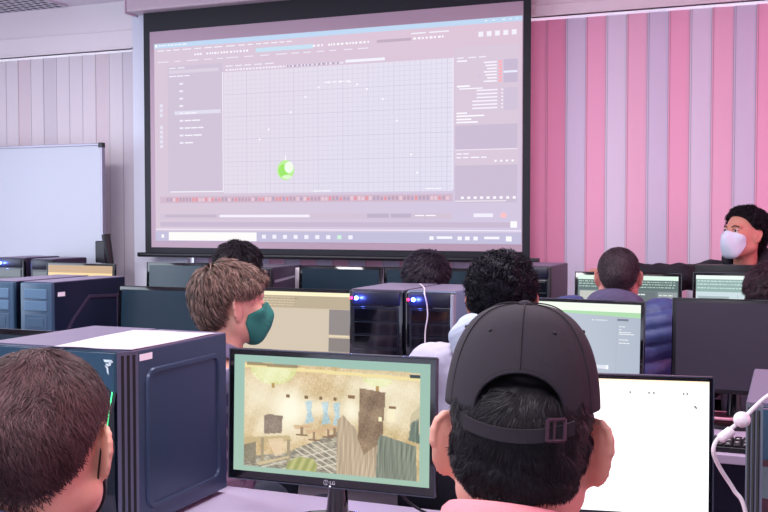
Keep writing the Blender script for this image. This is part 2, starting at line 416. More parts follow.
for k, w in enumerate((0, 0, 0, 0, 70, 120, 110, 100, 60)):
    if w: pic.dashes(180, 180 + w, 220 + k * 40, 11, (244, 240, 250), 4, 30, 60, 5)
pic.rect(120, 372, 390, 392, (222, 218, 236), 3)
pic.rect(90, 808, 400, 814, (240, 236, 246), 3)
for k in range(8): pic.rect(32, 330 + k * 26 + (k > 2) * 40, 50, 348 + k * 26 + (k > 2) * 40, (226, 222, 240), 4)
VX0, VX1, VY0, VY1 = 408, 1600, 178, 822                                          # viewport with grid
pic.poly([(VX0, VY0), (VX0, VY1), (VX1, VY1), (VX1, VY0)], [(226, 216, 230), (224, 216, 230), (222, 220, 238), (226, 222, 238)], 2)
g = (213, 208, 227)
for k in range(1, 46): x = VX0 + (VX1 - VX0) * k / 46; pic.rect(x - 1.3, VY0, x + 1.3, VY1, g if k % 5 else (200, 195, 218), 3)
for k in range(1, 27): y = VY0 + (VY1 - VY0) * k / 27; pic.rect(VX0, y - 1.3, VX1, y + 1.3, g if k % 5 else (200, 195, 218), 3)
pic.dashes(420, 700, 142, 9, (238, 234, 246), 4, 30, 50, 14); pic.dashes(420, 1060, 160, 14, (240, 236, 248), 4, 8, 16, 6); pic.rect(1070, 154, 1270, 168, (240, 240, 252), 4)
pic.dashes(760, 1060, 160, 14, (176, 164, 190), 5, 8, 16, 14)
pic.rect(400, 176, 405, 815, (240, 236, 248), 3); pic.rect(1600, 176, 1604, 815, (240, 236, 248), 3)
path = [(610, 540), (660, 490), (780, 405), (860, 330), (930, 285), (985, 262), (1040, 262), (1090, 265), (1130, 280), (1180, 306), (1260, 360), (1330, 470), (1400, 640), (1430, 730)]
for x, y in path: pic.rect(x - 5, y - 4, x + 5, y + 4, (252, 250, 255), 5)
for x in (960, 1000, 1035, 1070): pic.rect(x, 259, x + 24, 264, (248, 246, 255), 5)
bx, by = 752, 704                                                                 # green ball being animated
ngon = lambda cx_, cy_, rx_, ry_, c_, l_: pic.poly([(cx_ + rx_ * math.cos(-k * math.tau / 24), cy_ + ry_ * math.sin(-k * math.tau / 24)) for k in range(24)], c_, l_)
ngon(bx, by, 46, 52, (186, 238, 148), 5); ngon(bx - 12, by + 4, 26, 34, (156, 230, 106), 6); ngon(bx + 18, by - 14, 24, 30, (240, 252, 232), 7); ngon(bx + 6, by + 36, 26, 10, (220, 246, 206), 7)
pic.rect(bx - 3, by - 76, bx + 2, by - 50, (250, 250, 255), 7)
pic.dashes(900, 990, 812, 6, (250, 248, 255), 5, 30, 60, 6); pic.dashes(1470, 1560, 806, 6, (250, 248, 255), 5, 30, 60, 6)
pic.rect(1610, 130, 1905, 700, (214, 198, 216), 2)                                # channel box
pic.dashes(1620, 1800, 178, 8, (244, 236, 248), 4, 30, 60, 20); pic.dashes(1620, 1700, 192, 10, WH, 4, 30, 50, 6)
for k in range(7):
    pic.rect(1745 + (k % 3) * 8, 206 + k * 15, 1805, 213 + k * 15, (246, 240, 250), 4); pic.rect(1814, 204 + k * 15, 1828, 214 + k * 15, (255, 172, 178), 4)
pic.rect(1836, 200, 1900, 310, (198, 184, 208), 3); pic.rect(1836, 254, 1898, 264, (232, 234, 250), 4)
pic.rect(1620, 314, 1680, 322, WH, 4); pic.rect(1630, 328, 1740, 333, WH, 4)
for k in range(6): pic.rect(1712 - (k > 2) * 20, 338 + k * 17, 1808, 345 + k * 17, (244, 238, 250), 4); pic.rect(1826, 338 + k * 17, 1834, 345 + k * 17, (244, 238, 250), 4)
pic.rect(1838, 334, 1900, 440, (206, 192, 214), 3)
for y, w in ((444, 50), (458, 130), (474, 70), (488, 100)): pic.rect(1618, y, 1618 + w, y + 7, WH, 4)
pic.rect(1612, 506, 1900, 622, (200, 186, 208), 3); pic.rect(1612, 622, 1900, 627, (236, 226, 242), 3)
pic.dashes(1618, 1700, 640, 8, WH, 4, 20, 40, 10); pic.dashes(1618, 1760, 658, 8, WH, 4, 20, 40, 10)
for k in range(4): pic.rect(1796 + k * 26, 676, 1806 + k * 26, 685, WH, 4)
pic.rect(1612, 700, 1900, 880, (200, 186, 208), 2)
pic.rect(1612, 870, 1850, 874, (240, 236, 246), 3)
pic.rect(30, 836, 1600, 872, (206, 182, 200), 2)                                  # time slider
x = 70
while x < 1590:
    pic.rect(x, 842 + random.random() * 6, x + 12, 864, random.choice([(190, 160, 182), (228, 150, 160), (180, 162, 190), (232, 200, 212)]), 4); x += 19
for k in range(9): pic.rect(1640 + k * 30, 850, 1654 + k * 30, 862, (250, 246, 255), 4)
pic.rect(30, 930, 1600, 960, (208, 192, 212), 2); pic.rect(380, 936, 880, 950, (240, 236, 248), 4); pic.rect(60, 936, 360, 950, (194, 180, 200), 3)
pic.rect(1180, 932, 1290, 952, (188, 176, 200), 4); pic.rect(1300, 932, 1400, 952, (188, 176, 200), 4); pic.dashes(1420, 1520, 938, 8, WH, 4, 30, 60, 8)
pic.rect(1700, 932, 1790, 950, (238, 234, 248), 4); pic.rect(1826, 930, 1850, 952, (255, 190, 194), 4)
pic.rect(30, 975, 1890, 1000, (198, 182, 206), 2); pic.rect(1870, 970, 1900, 1000, (252, 250, 255), 4)
pic.rect(0, 1012, 1920, 1018, (236, 228, 244), 3)
pic.rect(0, 1026, 1920, 1080, (192, 188, 216), 2); pic.rect(80, 1030, 590, 1076, (250, 246, 246), 4); pic.rect(36, 1044, 52, 1062, WH, 4)
for k in range(9): pic.rect(620 + k * 58, 1042, 642 + k * 58, 1062, (240, 238, 252) if k != 7 else (206, 240, 216), 5)
for a, b in ((1490, 1510), (1525, 1600), (1625, 1645), (1660, 1682), (1700, 1720), (1750, 1820)): pic.rect(a, 1044, b, 1062 if b - a < 30 else 1056, (246, 244, 255), 5)
pic.rect(1850, 1042, 1876, 1066, (252, 250, 255), 5)
po = pic.build('projected_image', M_PROJ, ps); po.location = ((px0 + px1) / 2 - cx, -.001, (pz0 + pz1) / 2 - sz0)

# ================================================================== WHITEBOARD
wb1 = PY(100.5, 145, 4.92); WT = wb1[2]; WX1 = wb1[0]; WX0 = WX1 - 1.9
wb = thing('whiteboard', 'blank white whiteboard on a stand in front of the left blinds', 'whiteboard', ((WX0 + WX1) / 2, 4.92, 0))
hw = (WX1 - WX0) / 2
MB().box(-hw, hw, .005, .022, 1.0, WT).build('writing_surface', M_board, wb)
f = MB(); a = .012
for x0, x1, z0, z1 in ((-hw - a, hw + a, WT - .002, WT + .012), (-hw - a, hw + a, .985, 1.0), (-hw - a, -hw + .003, .985, WT + .012), (hw - .003, hw + a, .985, WT + .012)): f.box(x0, x1, -.002, .026, z0, z1, .002)
f.build('frame', mat('board_frame', (150, 146, 162), .35, metal=.6), wb)
MB().box(hw - .016, hw + a + .002, -.004, .028, WT - .015, WT + .015, .003).build('corner_cap', M_black, wb)
for s in (-1, 1):
    MB().box(s * (hw - .10) - .02, s * (hw - .10) + .02, .03, .06, .03, 1.05).box(s * (hw - .1) - .02, s * (hw - .1) + .02, -.18, .2, .0, .035, .005).build('leg', M_silver, wb)
h = PY(104, 252, 4.88)
hh = thing('leaning_pole', 'black leaning pole with a clamp at the right edge of the whiteboard', 'stand', (h[0] + .02, 4.88, 0))
MB().tube([(.06, .04, .0), (.03, .02, 1.05), (-.005, 0, 1.37)], [.014, .022, .026], 10).build('pole', M_black, hh, True)
MB().box(-.07, -.0, -.02, .02, 1.20, 1.33, .006).build('clamp', M_black, hh)
MB().box(.0, .14, -.03, .10, 0, .02, .004).build('base', M_black, hh)

# ================================================================== DESKS
def desk(name, label, x0, x1, y0, y1, grp=None, z=.74):
    t = thing(name, label, 'desk', ((x0 + x1) / 2, (y0 + y1) / 2, 0), 0, grp); a, b = (x1 - x0) / 2, (y1 - y0) / 2
    MB().box(-a, a, -b, b, z - .028, z, .002).build('tabletop', M_desk, t)
    for sx in (-1, 1):
        for sy in (-1, 1): MB().box(sx * (a - .05) - .02, sx * (a - .05) + .02, sy * (b - .06) - .02, sy * (b - .06) + .02, 0, z - .028).build('leg', M_deskedge, t)
    MB().box(-a + .07, a - .07, b - .05, b - .035, .35, z - .03).build('modesty_panel', M_deskedge, t)
    return t
D1Y0, D1Y1, D2Y0, D2Y1, D3Y0, D3Y1 = 1.62, 2.32, 3.20, 3.86, 4.34, 4.72
for i, (a, b) in enumerate(((-3.5, -2.1), (-2.095, -.60), (-.595, .9))):
    desk('desk', ('pale lilac desk at the far left of the front row', 'pale desk under the big dark computer tower and the game-picture monitor', 'pale desk at the right front carrying the white-lit monitor')[i], a, b, D1Y0, D1Y1 + (.08 if i == 0 else 0))
for i, (a, b) in enumerate(((-3.9, -2.42), (-2.415, -1.0), (-.995, .7))):
    desk('desk', ('pale desk in the middle row at the left under two blue-fronted towers', 'pale desk in the middle row under the two towers with blue lights', 'pale desk in the middle row at the right, its pinkish edge below the keyboard')[i], a, b, D2Y0, D2Y1 - (.2 if i == 2 else 0))
for i, (a, b) in enumerate(((-5.3, -3.4), (-3.395, -1.3), (-1.295, .75))):
    desk('desk', ('desk at the far left of the back row below the whiteboard', 'desk in the back row below the projection screen', 'desk in the back row before the pink and lilac blinds')[i], a, b, D3Y0 - (.12 if i == 0 else 0), D3Y1 + (.14 if i == 0 else 0))

# ================================================================== COMPUTER TOWERS
def rrect(x0, x1, z0, z1, r, n=6):
    pts = []
    for cx_, cz_, a0 in ((x1 - r, z1 - r, 0), (x0 + r, z1 - r, 90), (x0 + r, z0 + r, 180), (x1 - r, z0 + r, 270)):
        for k in range(n + 1): t = math.radians(a0 + 90 * k / n); pts.append((cx_ + r * math.cos(t), cz_ + r * math.sin(t)))
    return pts
def ring_mesh(outer, inner, x0, x1):
    """raised ring on a side panel (x = const planes)"""
    b = MB(); n = len(outer); bm = b.bm
    vo = [bm.verts.new((x0, u, v)) for u, v in outer]; mo = [bm.verts.new((x1, u * .82 + i[0] * .18, v * .82 + i[1] * .18)) for (u, v), i in zip(outer, inner)]
    mi = [bm.verts.new((x1, i[0] * .82 + u * .18, i[1] * .82 + v * .18)) for (u, v), i in zip(outer, inner)]; vi = [bm.verts.new((x0 - .002, u, v)) for u, v in inner]
    for A, B in ((vo, mo), (mo, mi), (mi, vi)):
        for k in range(n): bm.faces.new((A[k], A[(k + 1) % n], B[(k + 1) % n], B[k]))
    return b
def tower_angular(label, x_right, y_front, z0, w=.21, l=.43, h=.42, logo=True, group=None, sticker=True):
    """local: x -w..0, y 0..l, z 0..h, right front bottom corner at the origin"""
    t = thing('computer_tower', label, 'computer tower', (x_right, y_front, z0), 0, group)
    MB().box(-w, 0, .045, l, .012, h, .003).build('case_body', M_bluegrey, t)
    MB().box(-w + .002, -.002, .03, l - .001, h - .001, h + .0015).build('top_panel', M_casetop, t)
    for y in (.07, l - .05):
        for x in (-w + .03, -.03): MB().tube([(x, y, 0), (x, y, .014)], .012, 10).build('foot', M_black, t)
    # faceted glossy front between the grilled corners
    c = .026; b = MB(); bm = b.bm; zs = [(.012, 0), (.10, -.012), (.30, -.012), (.345, .0), (h, .004)]
    xs = [(-w + c, .004), (-w * .5, -.004), (-c, .004)]
    G = [[bm.verts.new((x, yy + dz + (.0 if k else 0), z)) for (x, yy) in xs] for k, (z, dz) in enumerate(zs)]
    for i in range(len(zs) - 1):
        for j in range(2): bm.faces.new((G[i][j], G[i][j + 1], G[i + 1][j + 1], G[i + 1][j]))
    B = [[bm.verts.new((x, .046, z)) for x in (-w + c, -c)] for z in (.012, h)]
    b.build('front_panel', M_tealdark, t)
    MB().prism([(-w + c, .358), (-w + c, h - .001), (-c, h - .001), (-c, .33), (-.085, .372)], -.0085, .03, 'y').build('upper_front_panel', M_teal, t)
    for s, x in ((1, 0), (-1, -w)):
        gr_ = MB()
        gr_.prism([(x, .047), (x - s * c, .004), (x - s * c, .047)], .012, h, 'z')
        g1 = gr_.build('corner_grille', mat('grille_grey', (92, 96, 116), .35, metal=.4), t)
        rb = MB(); d = Vector((-s * c, .004 - .047, 0)); n = Vector((s * .043, -c, 0)).normalized()
        for k in range(3):
            p0 = Vector((x, .047, 0)) + d * (.14 + .27 * k); p1 = p0 + d * .13; o = n * .0012
            rb.prism([((p0 + o).x, (p0 + o).y), ((p1 + o).x, (p1 + o).y), ((p1 - o * 3).x, (p1 - o * 3).y), ((p0 - o * 3).x, (p0 - o * 3).y)], .02, h - .008, 'z')
        rb.build('groove', M_slot, g1)
    led = MB(); led.tube([(-.030, -.004, .352), (-.0445, -.012, .24), (-.052, -.014, .17), (-.072, -.014, .10), (-.078, -.010, .03)], .0011, 6)
    led.build('light_strip', mat('green_light', (60, 240, 150), .4, emit=(80, 255, 150), estr=2.2), t)
    if logo:
        lg = MB(); s = .0011; ox, oz = -.052, .405
        for pts in ([(0, 0), (22, 0), (26, -5), (4, -5)], [(6, -8), (13, -8), (13, -14), (9, -12)], [(16, -3), (22, -3), (19, -12), (14, -12)], [(4, -12), (12, -16), (14, -30), (10, -26), (9, -18)]):
            lg.prism([(ox + u * s * .9, oz + v * s) for u, v in pts], -.0105, -.008, 'y')
        lg.build('logo', mat('logo_white', (225, 245, 250), .5), t)
    # embossed side panels (right one seen)
    for s, x in ((1, 0),):
        o = ring_mesh(rrect(.075, l - .035, .045, h - .045, .03), rrect(.088, l - .048, .058, h - .058, .022), 0, .006).build('side_panel_emboss', M_bluegrey, t, True)
        o.location.x = x; o.scale.x = s
    if sticker: MB().box(.0002, .0012, .052, .10, h - .024, h - .009).build('sticker', M_white, t)
    return t
c0 = P(131.5, 351, 2.24); BX, BY = -1.366, 1.835
tower_angular('big dark computer tower at the left with white paper on top and green light line', BX, BY, .741)
tower_angular('second dark tower mostly hidden behind the boy, left of the big one', BX - .222, BY + .01, .741, sticker=False)
rp = PY(745.5, 404, 1.62)
RT = tower_angular('dark tower cropped by the right frame edge, silver grooved corner and pinkish top', rp[0] + .215, 1.60, .741, w=.215, l=.40, h=rp[2] - .741, sticker=False)

pp = MB(); x0, x1, y0, y1 = BX - .215, BX - .006, BY + .02, BY + .375    # paper on top of both towers
Z = .741 + .4225; v = []
N = 14
pv, pf = [], []
for i in range(N + 1):
    for j in range(N + 1):
        u, w_ = i / N, j / N; sk = -.035 * w_
        pv.append((x0 + sk + (x1 - x0 - sk) * u, y0 + (y1 - y0) * w_ + .01 * u, Z + .0012 + .0012 * math.sin(5 * u + 3 * w_) ** 2 + .004 * max(0, u - .9) * 0))
for i in range(N):
    for j in range(N): k = i * (N + 1) + j; pf.append((k, k + N + 1, k + N + 2, k + 1))
po = obj('printed_sheet', np_mesh('printed_sheet', pv, pf), M_paper); so = po.modifiers.new('t', 'SOLIDIFY'); so.thickness = .0006
tag(po, 'white printed paper sheet lying on top of the big dark tower', 'paper')

def tower_plain(label, x_right, y_front, top, w, l, front, fm, sm, topm, grp=None, leds=False, bays=True, stripe=False, octo=False, side_trim=False, holes=False):
    h = top - .741; t = thing('computer_tower', label, 'computer tower', (x_right, y_front, .741), 0, grp)
    MB().box(-w, 0, .02, l, .012, h, .002).build('case_body', sm, t)
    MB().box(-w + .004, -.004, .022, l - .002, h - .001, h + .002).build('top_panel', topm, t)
    MB().box(-w, 0, 0, .024, .012, h - .002, .006).build('front_panel', fm, t, True)
    for y in (.06, l - .05):
        for x in (-w + .03, -.03): MB().tube([(x, y, 0), (x, y, .014)], .012, 8).build('foot', M_black, t)
    if bays:
        for k in range(2): MB().box(-w + .022, -.022, -.004, .004, h - .07 - k * .05, h - .028 - k * .05, .003).build('drive_bay', mat('bay_blue', (84, 116, 144), .35, metal=.2) if front == 'blue' else M_gloss, t)
        MB().box(-w + .022, -.022, -.002, .004, h - .20, h - .135, .003).build('drive_bay', fm, t)
        MB().box(-w + .04, -.04, -.004, .0, h - .19, h - .15, .002).build('card_reader', fm, t)
        gl = MB()
        for k in range(12):
            x = -w + .024 + (w - .048) * k / 11; gl.box(x - .003, x + .003, -.003, .004, .04, h - .21)
        gl.build('air_grille', fm, t)
    if front == 'dark':
        MB().box(-w + .016, -.016, -.003, .004, .03, h - .06, .003).build('mesh_insert', M_tealdark, t)
        for k in range(4): MB().box(-w + .022, -.022, -.0045, .002, h - .112 - k * .05, h - .068 - k * .05, .002).build('drive_bay', M_gloss, t)
        MB().box(-w + .01, -.01, -.008, .02, h - .058, h - .002, .01).build('power_panel', mat('power_panel_navy', (14, 18, 40), .35), t, True)
    if leds:
        for x, rgb, s in ((-w + .014, (255, 30, 60), 7), (-w + .034, (70, 100, 255), 60)):
            MB().ball((x, -.010, h - .03), .0055 if s < 10 else .0075, 12).build('power_led', mat('led_%d' % s, rgb, .4, emit=rgb, estr=s), t, True)
        l_ = bpy.data.lights.new('led_glow', 'POINT'); l_.energy = .5; l_.color = (.1, .16, 1); l_.shadow_soft_size = .006
        lo = bpy.data.objects.new('led_glow', l_); COL.objects.link(lo); lo.parent = t; lo.location = (-w + .040, -.03, h - .03)
    if side_trim: MB().box(-.012, .001, -.006, .026, .02, h - .008, .003).build('corner_trim', M_silver, t)
    if stripe: MB().prism([(.03, h - .075), (.30, h - .055), (.30, h - .045), (.03, h - .062)], 0, .004, 'x').build('side_stripe', M_silver, t)
    if octo:
        o = [(.09, .05), (l - .05, .05), (l - .05, h - .075), (.24, h - .065), (.13, h - .16), (.09, h - .21)]; c_ = (l * .5 + .02, h * .42)
        i_ = [(c_[0] + (u - c_[0]) * .92, c_[1] + (v - c_[1]) * .92) for u, v in o]
        ring_mesh(o, i_, 0, .008).build('side_panel_emboss', M_purplecase, t)
        MB().box(.0005, .0015, .04, .085, h - .06, h - .042).build('sticker', M_white, t)
    if holes:
        for k in range(5): MB().box(-w + .05 + .03 * (k % 3), -w + .066 + .03 * (k % 3), -.005, .002, h - .08 - .04 * k, h - .06 - .04 * k).build('port', mat('port_grey', (140, 130, 150), .5), t)
    return t
def top_at(px, py, Y): p = PY(px, py, Y); return p[0], p[2]
BLU = 'blue'
x, z = top_at(403, 291, 3.40); w_led = x - top_at(349, 290.5, 3.40)[0]
tower_plain('black tower with a bright blue light left of its twin in the middle row', x, 3.40, z, w_led, .40, 'dark', M_gloss, M_purplecase, M_casetop, leds=True, bays=False, grp=None)
x2, z2 = top_at(454, 291, 3.40)
LT = tower_plain('black tower with blue light and pale cable over its front, right of its twin', x2, 3.40, z, x2 - top_at(405.5, 291, 3.4)[0], .40, 'dark', M_gloss, mat('light_blue_case', (120, 148, 178), .35, metal=.3), M_casetop, leds=True, bays=False, side_trim=True)
xa, za = top_at(51, 283, 3.34)
tower_plain('blue-fronted tower at the left with a sticker and an angular embossed side', xa, 3.34, za, xa - top_at(20, 283, 3.34)[0], .50, BLU, M_frontblue, M_navy, M_casetop, octo=True)
xb, zb = top_at(13, 283, 3.34)
tower_plain('blue-fronted tower cropped by the left frame edge, left of its twin', xb, 3.34, za, .19, .50, BLU, M_frontblue, M_navy, M_casetop)
xc_, zc_ = top_at(24, 258, 4.52)
tower_plain('dark tower with a small blue light at the far left in front of the whiteboard', xc_, 4.52, zc_, .2, .30, 'dark', M_gloss, M_purplecase, M_casetop, leds=True, bays=False)
xd, zd = top_at(52, 258.5, 4.52)
tower_plain('dark tower between the far left tower with the small blue light and the yellow screen', xd, 4.52, zd - .005, .155, .30, 'dark', M_black, M_purplecase, M_casetop, bays=False)
xe, ze = top_at(271.5, 268, 4.37)
tower_plain('dark purple tower with a silver side strip, right of the blurry dark-haired head', xe, 4.37, ze, .18, .33, 'dark', M_black, M_purplecase, M_purplecase, stripe=True, bays=False)
xf, zf = top_at(551, 266.5, 4.36)
tower_plain('purplish grey tower in the back row just right of the projection screen corner', xf, 4.36, zf, .20, .36, 'dark', M_black, M_purplecase, M_casetop, bays=False, holes=True)

# ================================================================== MONITORS
def monitor(label, pos, yaw, w, h, pic=None, m_off=None, tilt=3., bez=.016, grp=None, logo=False, glow=None, gloss=True, roll=0., chin=.0, thin=False, deskz=.741, picname='screen'):
    """pos = world centre of the outer top edge; yaw 0 faces -Y"""
    pos = Vector([float(v) for v in pos])
    t = thing('monitor', label, 'monitor', (pos.x, pos.y, deskz), yaw, grp)
    H = pos.z - deskz; T = math.radians(tilt)
    e = MB().box(-w / 2, w / 2, 0, .02, -h, 0, .004).box(-w / 2 + .05, w / 2 - .05, .018, .045, -h + .04, -.05, .01)
    c = e.build('casing', M_gloss if gloss else M_black, t, True); c.location = (0, 0, H); c.rotation_euler = (-T, roll, 0)
    iw, ih = w - 2 * bez, h - 2 * bez - chin
    if pic is not None:
        pic.w, pic.h = iw, ih
        s0 = 1.; V = []
        for (x, y, zz) in pic.V: V.append((x * iw, y, zz * ih))
        pic.V = V; sc = pic.build(picname, glow or M_GLOW, c)
    else:
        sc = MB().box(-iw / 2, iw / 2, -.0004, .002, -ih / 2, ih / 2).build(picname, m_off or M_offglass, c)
    sc.location = (0, -.0006, -bez - ih / 2)
    rim = MB(); b = .0025
    for x0, x1, z0, z1 in ((-w / 2, w / 2, -b, 0), (-w / 2, w / 2, -h, -h + b), (-w / 2, -w / 2 + b, -h, 0), (w / 2 - b, w / 2, -h, 0)): rim.box(x0, x1, -.002, .001, z0, z1)
    rim.build('rim', mat('rim_grey', (84, 88, 104), .25, metal=.5) if thin else M_gloss, c)
    zb = H - h
    MB().tube([(0, .04, zb + .09), (0, .05, zb - .01), (0, .045, .012)], [.022, .022, .028], 14).build('stand_neck', M_gloss, t, True)
    bm_ = MB(); pts = [(.11 * math.cos(a), .035 + .085 * math.sin(a)) for a in [k * math.tau / 28 for k in range(28)]]
    bm_.prism(pts, 0, .014, 'z'); bm_.build('stand_base', M_gloss, t)
    if logo:
        lg = obj('logo', text_mesh('LG', .011), mat('logo_grey', (196, 196, 210), .3, emit=(150, 150, 165), estr=.3), c)
        lg.location = (.012, -.0012, -h + .0115); lg.rotation_euler = (math.radians(90), 0, 0)
        rg = MB(); rr = .0055; cxl = -.004
        rg.tube([(cxl + rr * math.cos(a), -.0012, -h + .0115 + rr * math.sin(a)) for a in [k * math.tau / 20 for k in range(19)]], .0006, 5)
        rg.tube([(cxl, -.0012, -h + .0145), (cxl, -.0012, -h + .0085), (cxl + .003, -.0012, -h + .0085)], .0006, 5)
        rg.build('logo_ring', mat('logo_grey', (0, 0, 0)), c)
        MB().ball((.006, -.001, -h + .0035), (.0022, .001, .0016), 8).build('power_led', mat('white_led', (255, 255, 255), .4, emit=(230, 235, 255), estr=2), c)
    return t
def NP(): return Pic(1, 1)
def two(pa, pb, Ya, Yb):
    a, b = PY(*pa, Ya), PY(*pb, Yb); return a, b
def mon_px(label, pl, pr, Y, h, yaw_y=0., **k):
    """outer top corners as seen (pl, pr); monitor plane passes Y at its centre; yaw_y = how much nearer the right corner is"""
    a, b = PY(pl[0], pl[1], Y + yaw_y / 2), PY(pr[0], pr[1], Y - yaw_y / 2)
    w = math.hypot(b[0] - a[0], b[1] - a[1]); yaw = math.atan2(b[1] - a[1], b[0] - a[0]); roll = 0
    return monitor(label, (a + b) / 2, yaw, w, h, **k)

# --- game picture on the LG monitor: painted as a fine mosaic
def game_pic():
    nx, ny = 260, 146
    X, Y = np.meshgrid((np.arange(nx) + .5) / nx, (np.arange(ny) + .5) / ny)
    A = 16 / 9.; X = .07 + (X - .058) * .944; Y = .075 + (Y - .062) * .955
    def n(s, sd, sx=1, sy=1): return vnoise(np.stack([X.ravel() * A * sx, Y.ravel() * sy, 0 * X.ravel()], 1), s, sd).reshape(X.shape)
    C = np.zeros((ny, nx, 3)); border = np.array((158, 194, 178.))
    C[:] = border + (Y[..., None] - .3) * np.array((10, 4, 0))
    x0, x1, y0, y1 = .07, .915, .075, .93
    inn = (X > x0) & (X < x1) & (Y > y0 + .02 * (X - x0)) & (Y < y1)
    tex = n(34, 1) * .5 + n(80, 2) * .35 + n(170, 3) * .3
    wall = np.stack([208 + 22 * tex, 178 + 26 * tex, 128 + 34 * tex], -1)
    right = X > .52
    wall[right] = wall[right] * np.array([.98, .99, .98])
    def glow(cx_, cy_, sx, sy, k, col=(255, 250, 226)):
        g_ = (k * np.exp(-(((X - cx_) / sx) ** 2 + ((Y - cy_) / sy) ** 2)))[..., None]; g_ = np.clip(g_, 0, 1)
        return lambda c: c * (1 - g_) + np.array(col) * g_
    for a_ in ((.30, .45, .09, .20, 1.1), (.13, .33, .13, .20, .65), (.42, .42, .15, .08, .7), (.60, .42, .05, .12, .9), (.72, .22, .16, .12, .8), (.80, .42, .07, .14, .7), (.9, .3, .08, .2, .5), (.2, .6, .1, .1, .6)): wall = glow(*a_)(wall)
    def put(mask, col, k=1.):
        m_ = (mask & inn)[..., None] * k; C[:] = C * (1 - m_) + np.array(col) * m_ if np.ndim(col) == 1 else C * (1 - m_) + col * m_
    put(inn, wall)
    def poly(pts):
        m_ = np.zeros(X.shape, bool); j = len(pts) - 1
        for i in range(len(pts)):
            xi, yi = pts[i]; xj, yj = pts[j]
            if yi != yj: m_ ^= ((yi > Y) != (yj > Y)) & (X < (xj - xi) * (Y - yi) / (yj - yi) + xi)
            j = i
        return m_
    beam = poly([(.07, .09), (.92, .13), (.92, .155), (.07, .12)]); put(beam, (240, 220, 150)); put(poly([(.08, .075), (.35, .085), (.33, .11), (.08, .10)]), (120, 104, 70), .8)
    fl = 96 + 20 * n(60, 5, 1, 2)[..., None] + 30 * np.clip(n(26, 6), 0, 1)[..., None]
    floor_ = poly([(.28, .80), (.53, .60), (.53, .93), (.07, .93), (.07, .86)]); put(floor_, np.concatenate([fl * 1.35, fl * 1.28, fl * 1.12], -1))
    for k in range(5): put((np.abs((Y - .74) - (X - .30 - .05 * k) * .9) < .006) & floor_, (226, 216, 196), .8 * 1); 
    for k in range(3): put((np.abs((Y - .80 - .06 * k) + (X - .4) * .55) < .006) & floor_, (226, 216, 196), .8)
    for cx_, cy_, rx, ry in ((.215, .115, .115, .135), (.72, .155, .07, .065)):
        bowl = (((X - cx_) / rx) ** 2 + ((Y - cy_) / ry) ** 2 < 1) & (Y > cy_); put(bowl, np.stack([226 + 20 * tex, 228 + 18 * tex, 164 + 40 * tex], -1)); put(bowl & (((X - cx_) / (rx * .7)) ** 2 + ((Y - cy_ - .02) / (ry * .7)) ** 2 < 1), (236, 240, 186), .6)
        put((np.abs(X - cx_) < .006) & (Y > cy_ + ry - .01) & (Y < cy_ + ry + .03), (170, 130, 60))
    for cx_ in (.375, .455, .51): put(poly([(cx_, .37), (cx_ + .035, .36), (cx_ + .03, .44), (cx_ + .045, .53), (cx_, .55), (cx_ + .01, .46)]), np.stack([176 + 26 * tex, 206 + 20 * tex, 214 + 20 * tex], -1))
    for cx_ in (.29, .38, .45, .52): put((np.abs(X - cx_) < .008) & (np.abs(Y - .335) < .012), (110, 80, 40))
    fire = poly([(.17, .66), (.17, .51), (.20, .49), (.23, .50), (.265, .50), (.26, .64)]); put(fire, np.stack([128 + 24 * tex, 108 + 24 * tex, 96 + 24 * tex], -1))
    for k, (cx_, cy_) in enumerate(((.42, .63), (.49, .60), (.55 - .03, .585), (.36, .60))):
        put(poly([(cx_ - .045, cy_ - .03), (cx_ + .04, cy_ - .045), (cx_ + .045, cy_ - .02), (cx_ - .03, cy_ + .0)]), (206, 168, 124), .9)
        put((np.abs(X - cx_) < .006) & (Y > cy_ - .02) & (Y < cy_ + .05), (140, 110, 80)); put((np.abs(X - cx_) < .028) & (np.abs(Y - cy_ - .045) < .008), (120, 90, 60))
    put(poly([(.07, .70), (.30, .655), (.31, .70), (.07, .75)]), (190, 166, 116), .9); put(poly([(.07, .76), (.13, .73), (.13, .9), (.07, .9)]), np.stack([120 + 20 * tex, 112 + 20 * tex, 90 + 20 * tex], -1))
    for cx_ in (.165, .295): put((np.abs(X - cx_) < .008) & (Y > .69) & (Y < .90), (150, 134, 104))
    put(np.abs(Y - (.88 - (X - .15) * .5)) < .008, (206, 186, 140), .9 * 1.) if False else None
    put(poly([(.13, .90), (.30, .82), (.30, .84), (.15, .92)]), (206, 184, 140), .9)
    put(poly([(.19, .70), (.27, .68), (.26, .82), (.23, .84)]), (236, 206, 172), .7)
    hl = poly([(.28, .93), (.30, .86), (.35, .82), (.42, .83), (.44, .88), (.43, .93)]); st = np.sin(X * 150 + Y * 40); put(hl, np.stack([164 + 24 * st, 168 + 20 * st, 92 + 22 * st], -1), .95)
    ln = n(9, 12, 9, .7) * .5 + n(14, 13, 12, .6) * .4
    wood1 = poly([(.53, .50), (.56, .46), (.62, .56), (.66, .72), (.72, .66), (.76, .93), (.53, .93)]); put(wood1, np.stack([182 + 30 * ln, 160 + 30 * ln, 132 + 26 * ln], -1))
    door = poly([(.638, .235), (.758, .26), (.745, .64), (.66, .76), (.63, .64)]); put(door, np.stack([126 + 24 * tex, 100 + 22 * tex, 76 + 18 * tex], -1)); put(door & (np.abs(X - .735) < .008) & (np.abs(Y - .47) < .014), (255, 250, 200))
    for cx_, cy_ in ((.598, .31), (.79, .375)): put((np.abs(X - cx_) < .015) & (np.abs(Y - cy_) < .01), (120, 84, 50))
    put((np.abs(X - .785) < .018) & (np.abs(Y - .44) < .05), (255, 244, 200), .6)
    dark = poly([(.725, .64), (.735, .59), (.90, .66), (.905, .93), (.715, .93)]); put(dark, np.stack([112 + 34 * ln, 122 + 34 * ln, 108 + 30 * ln], -1))
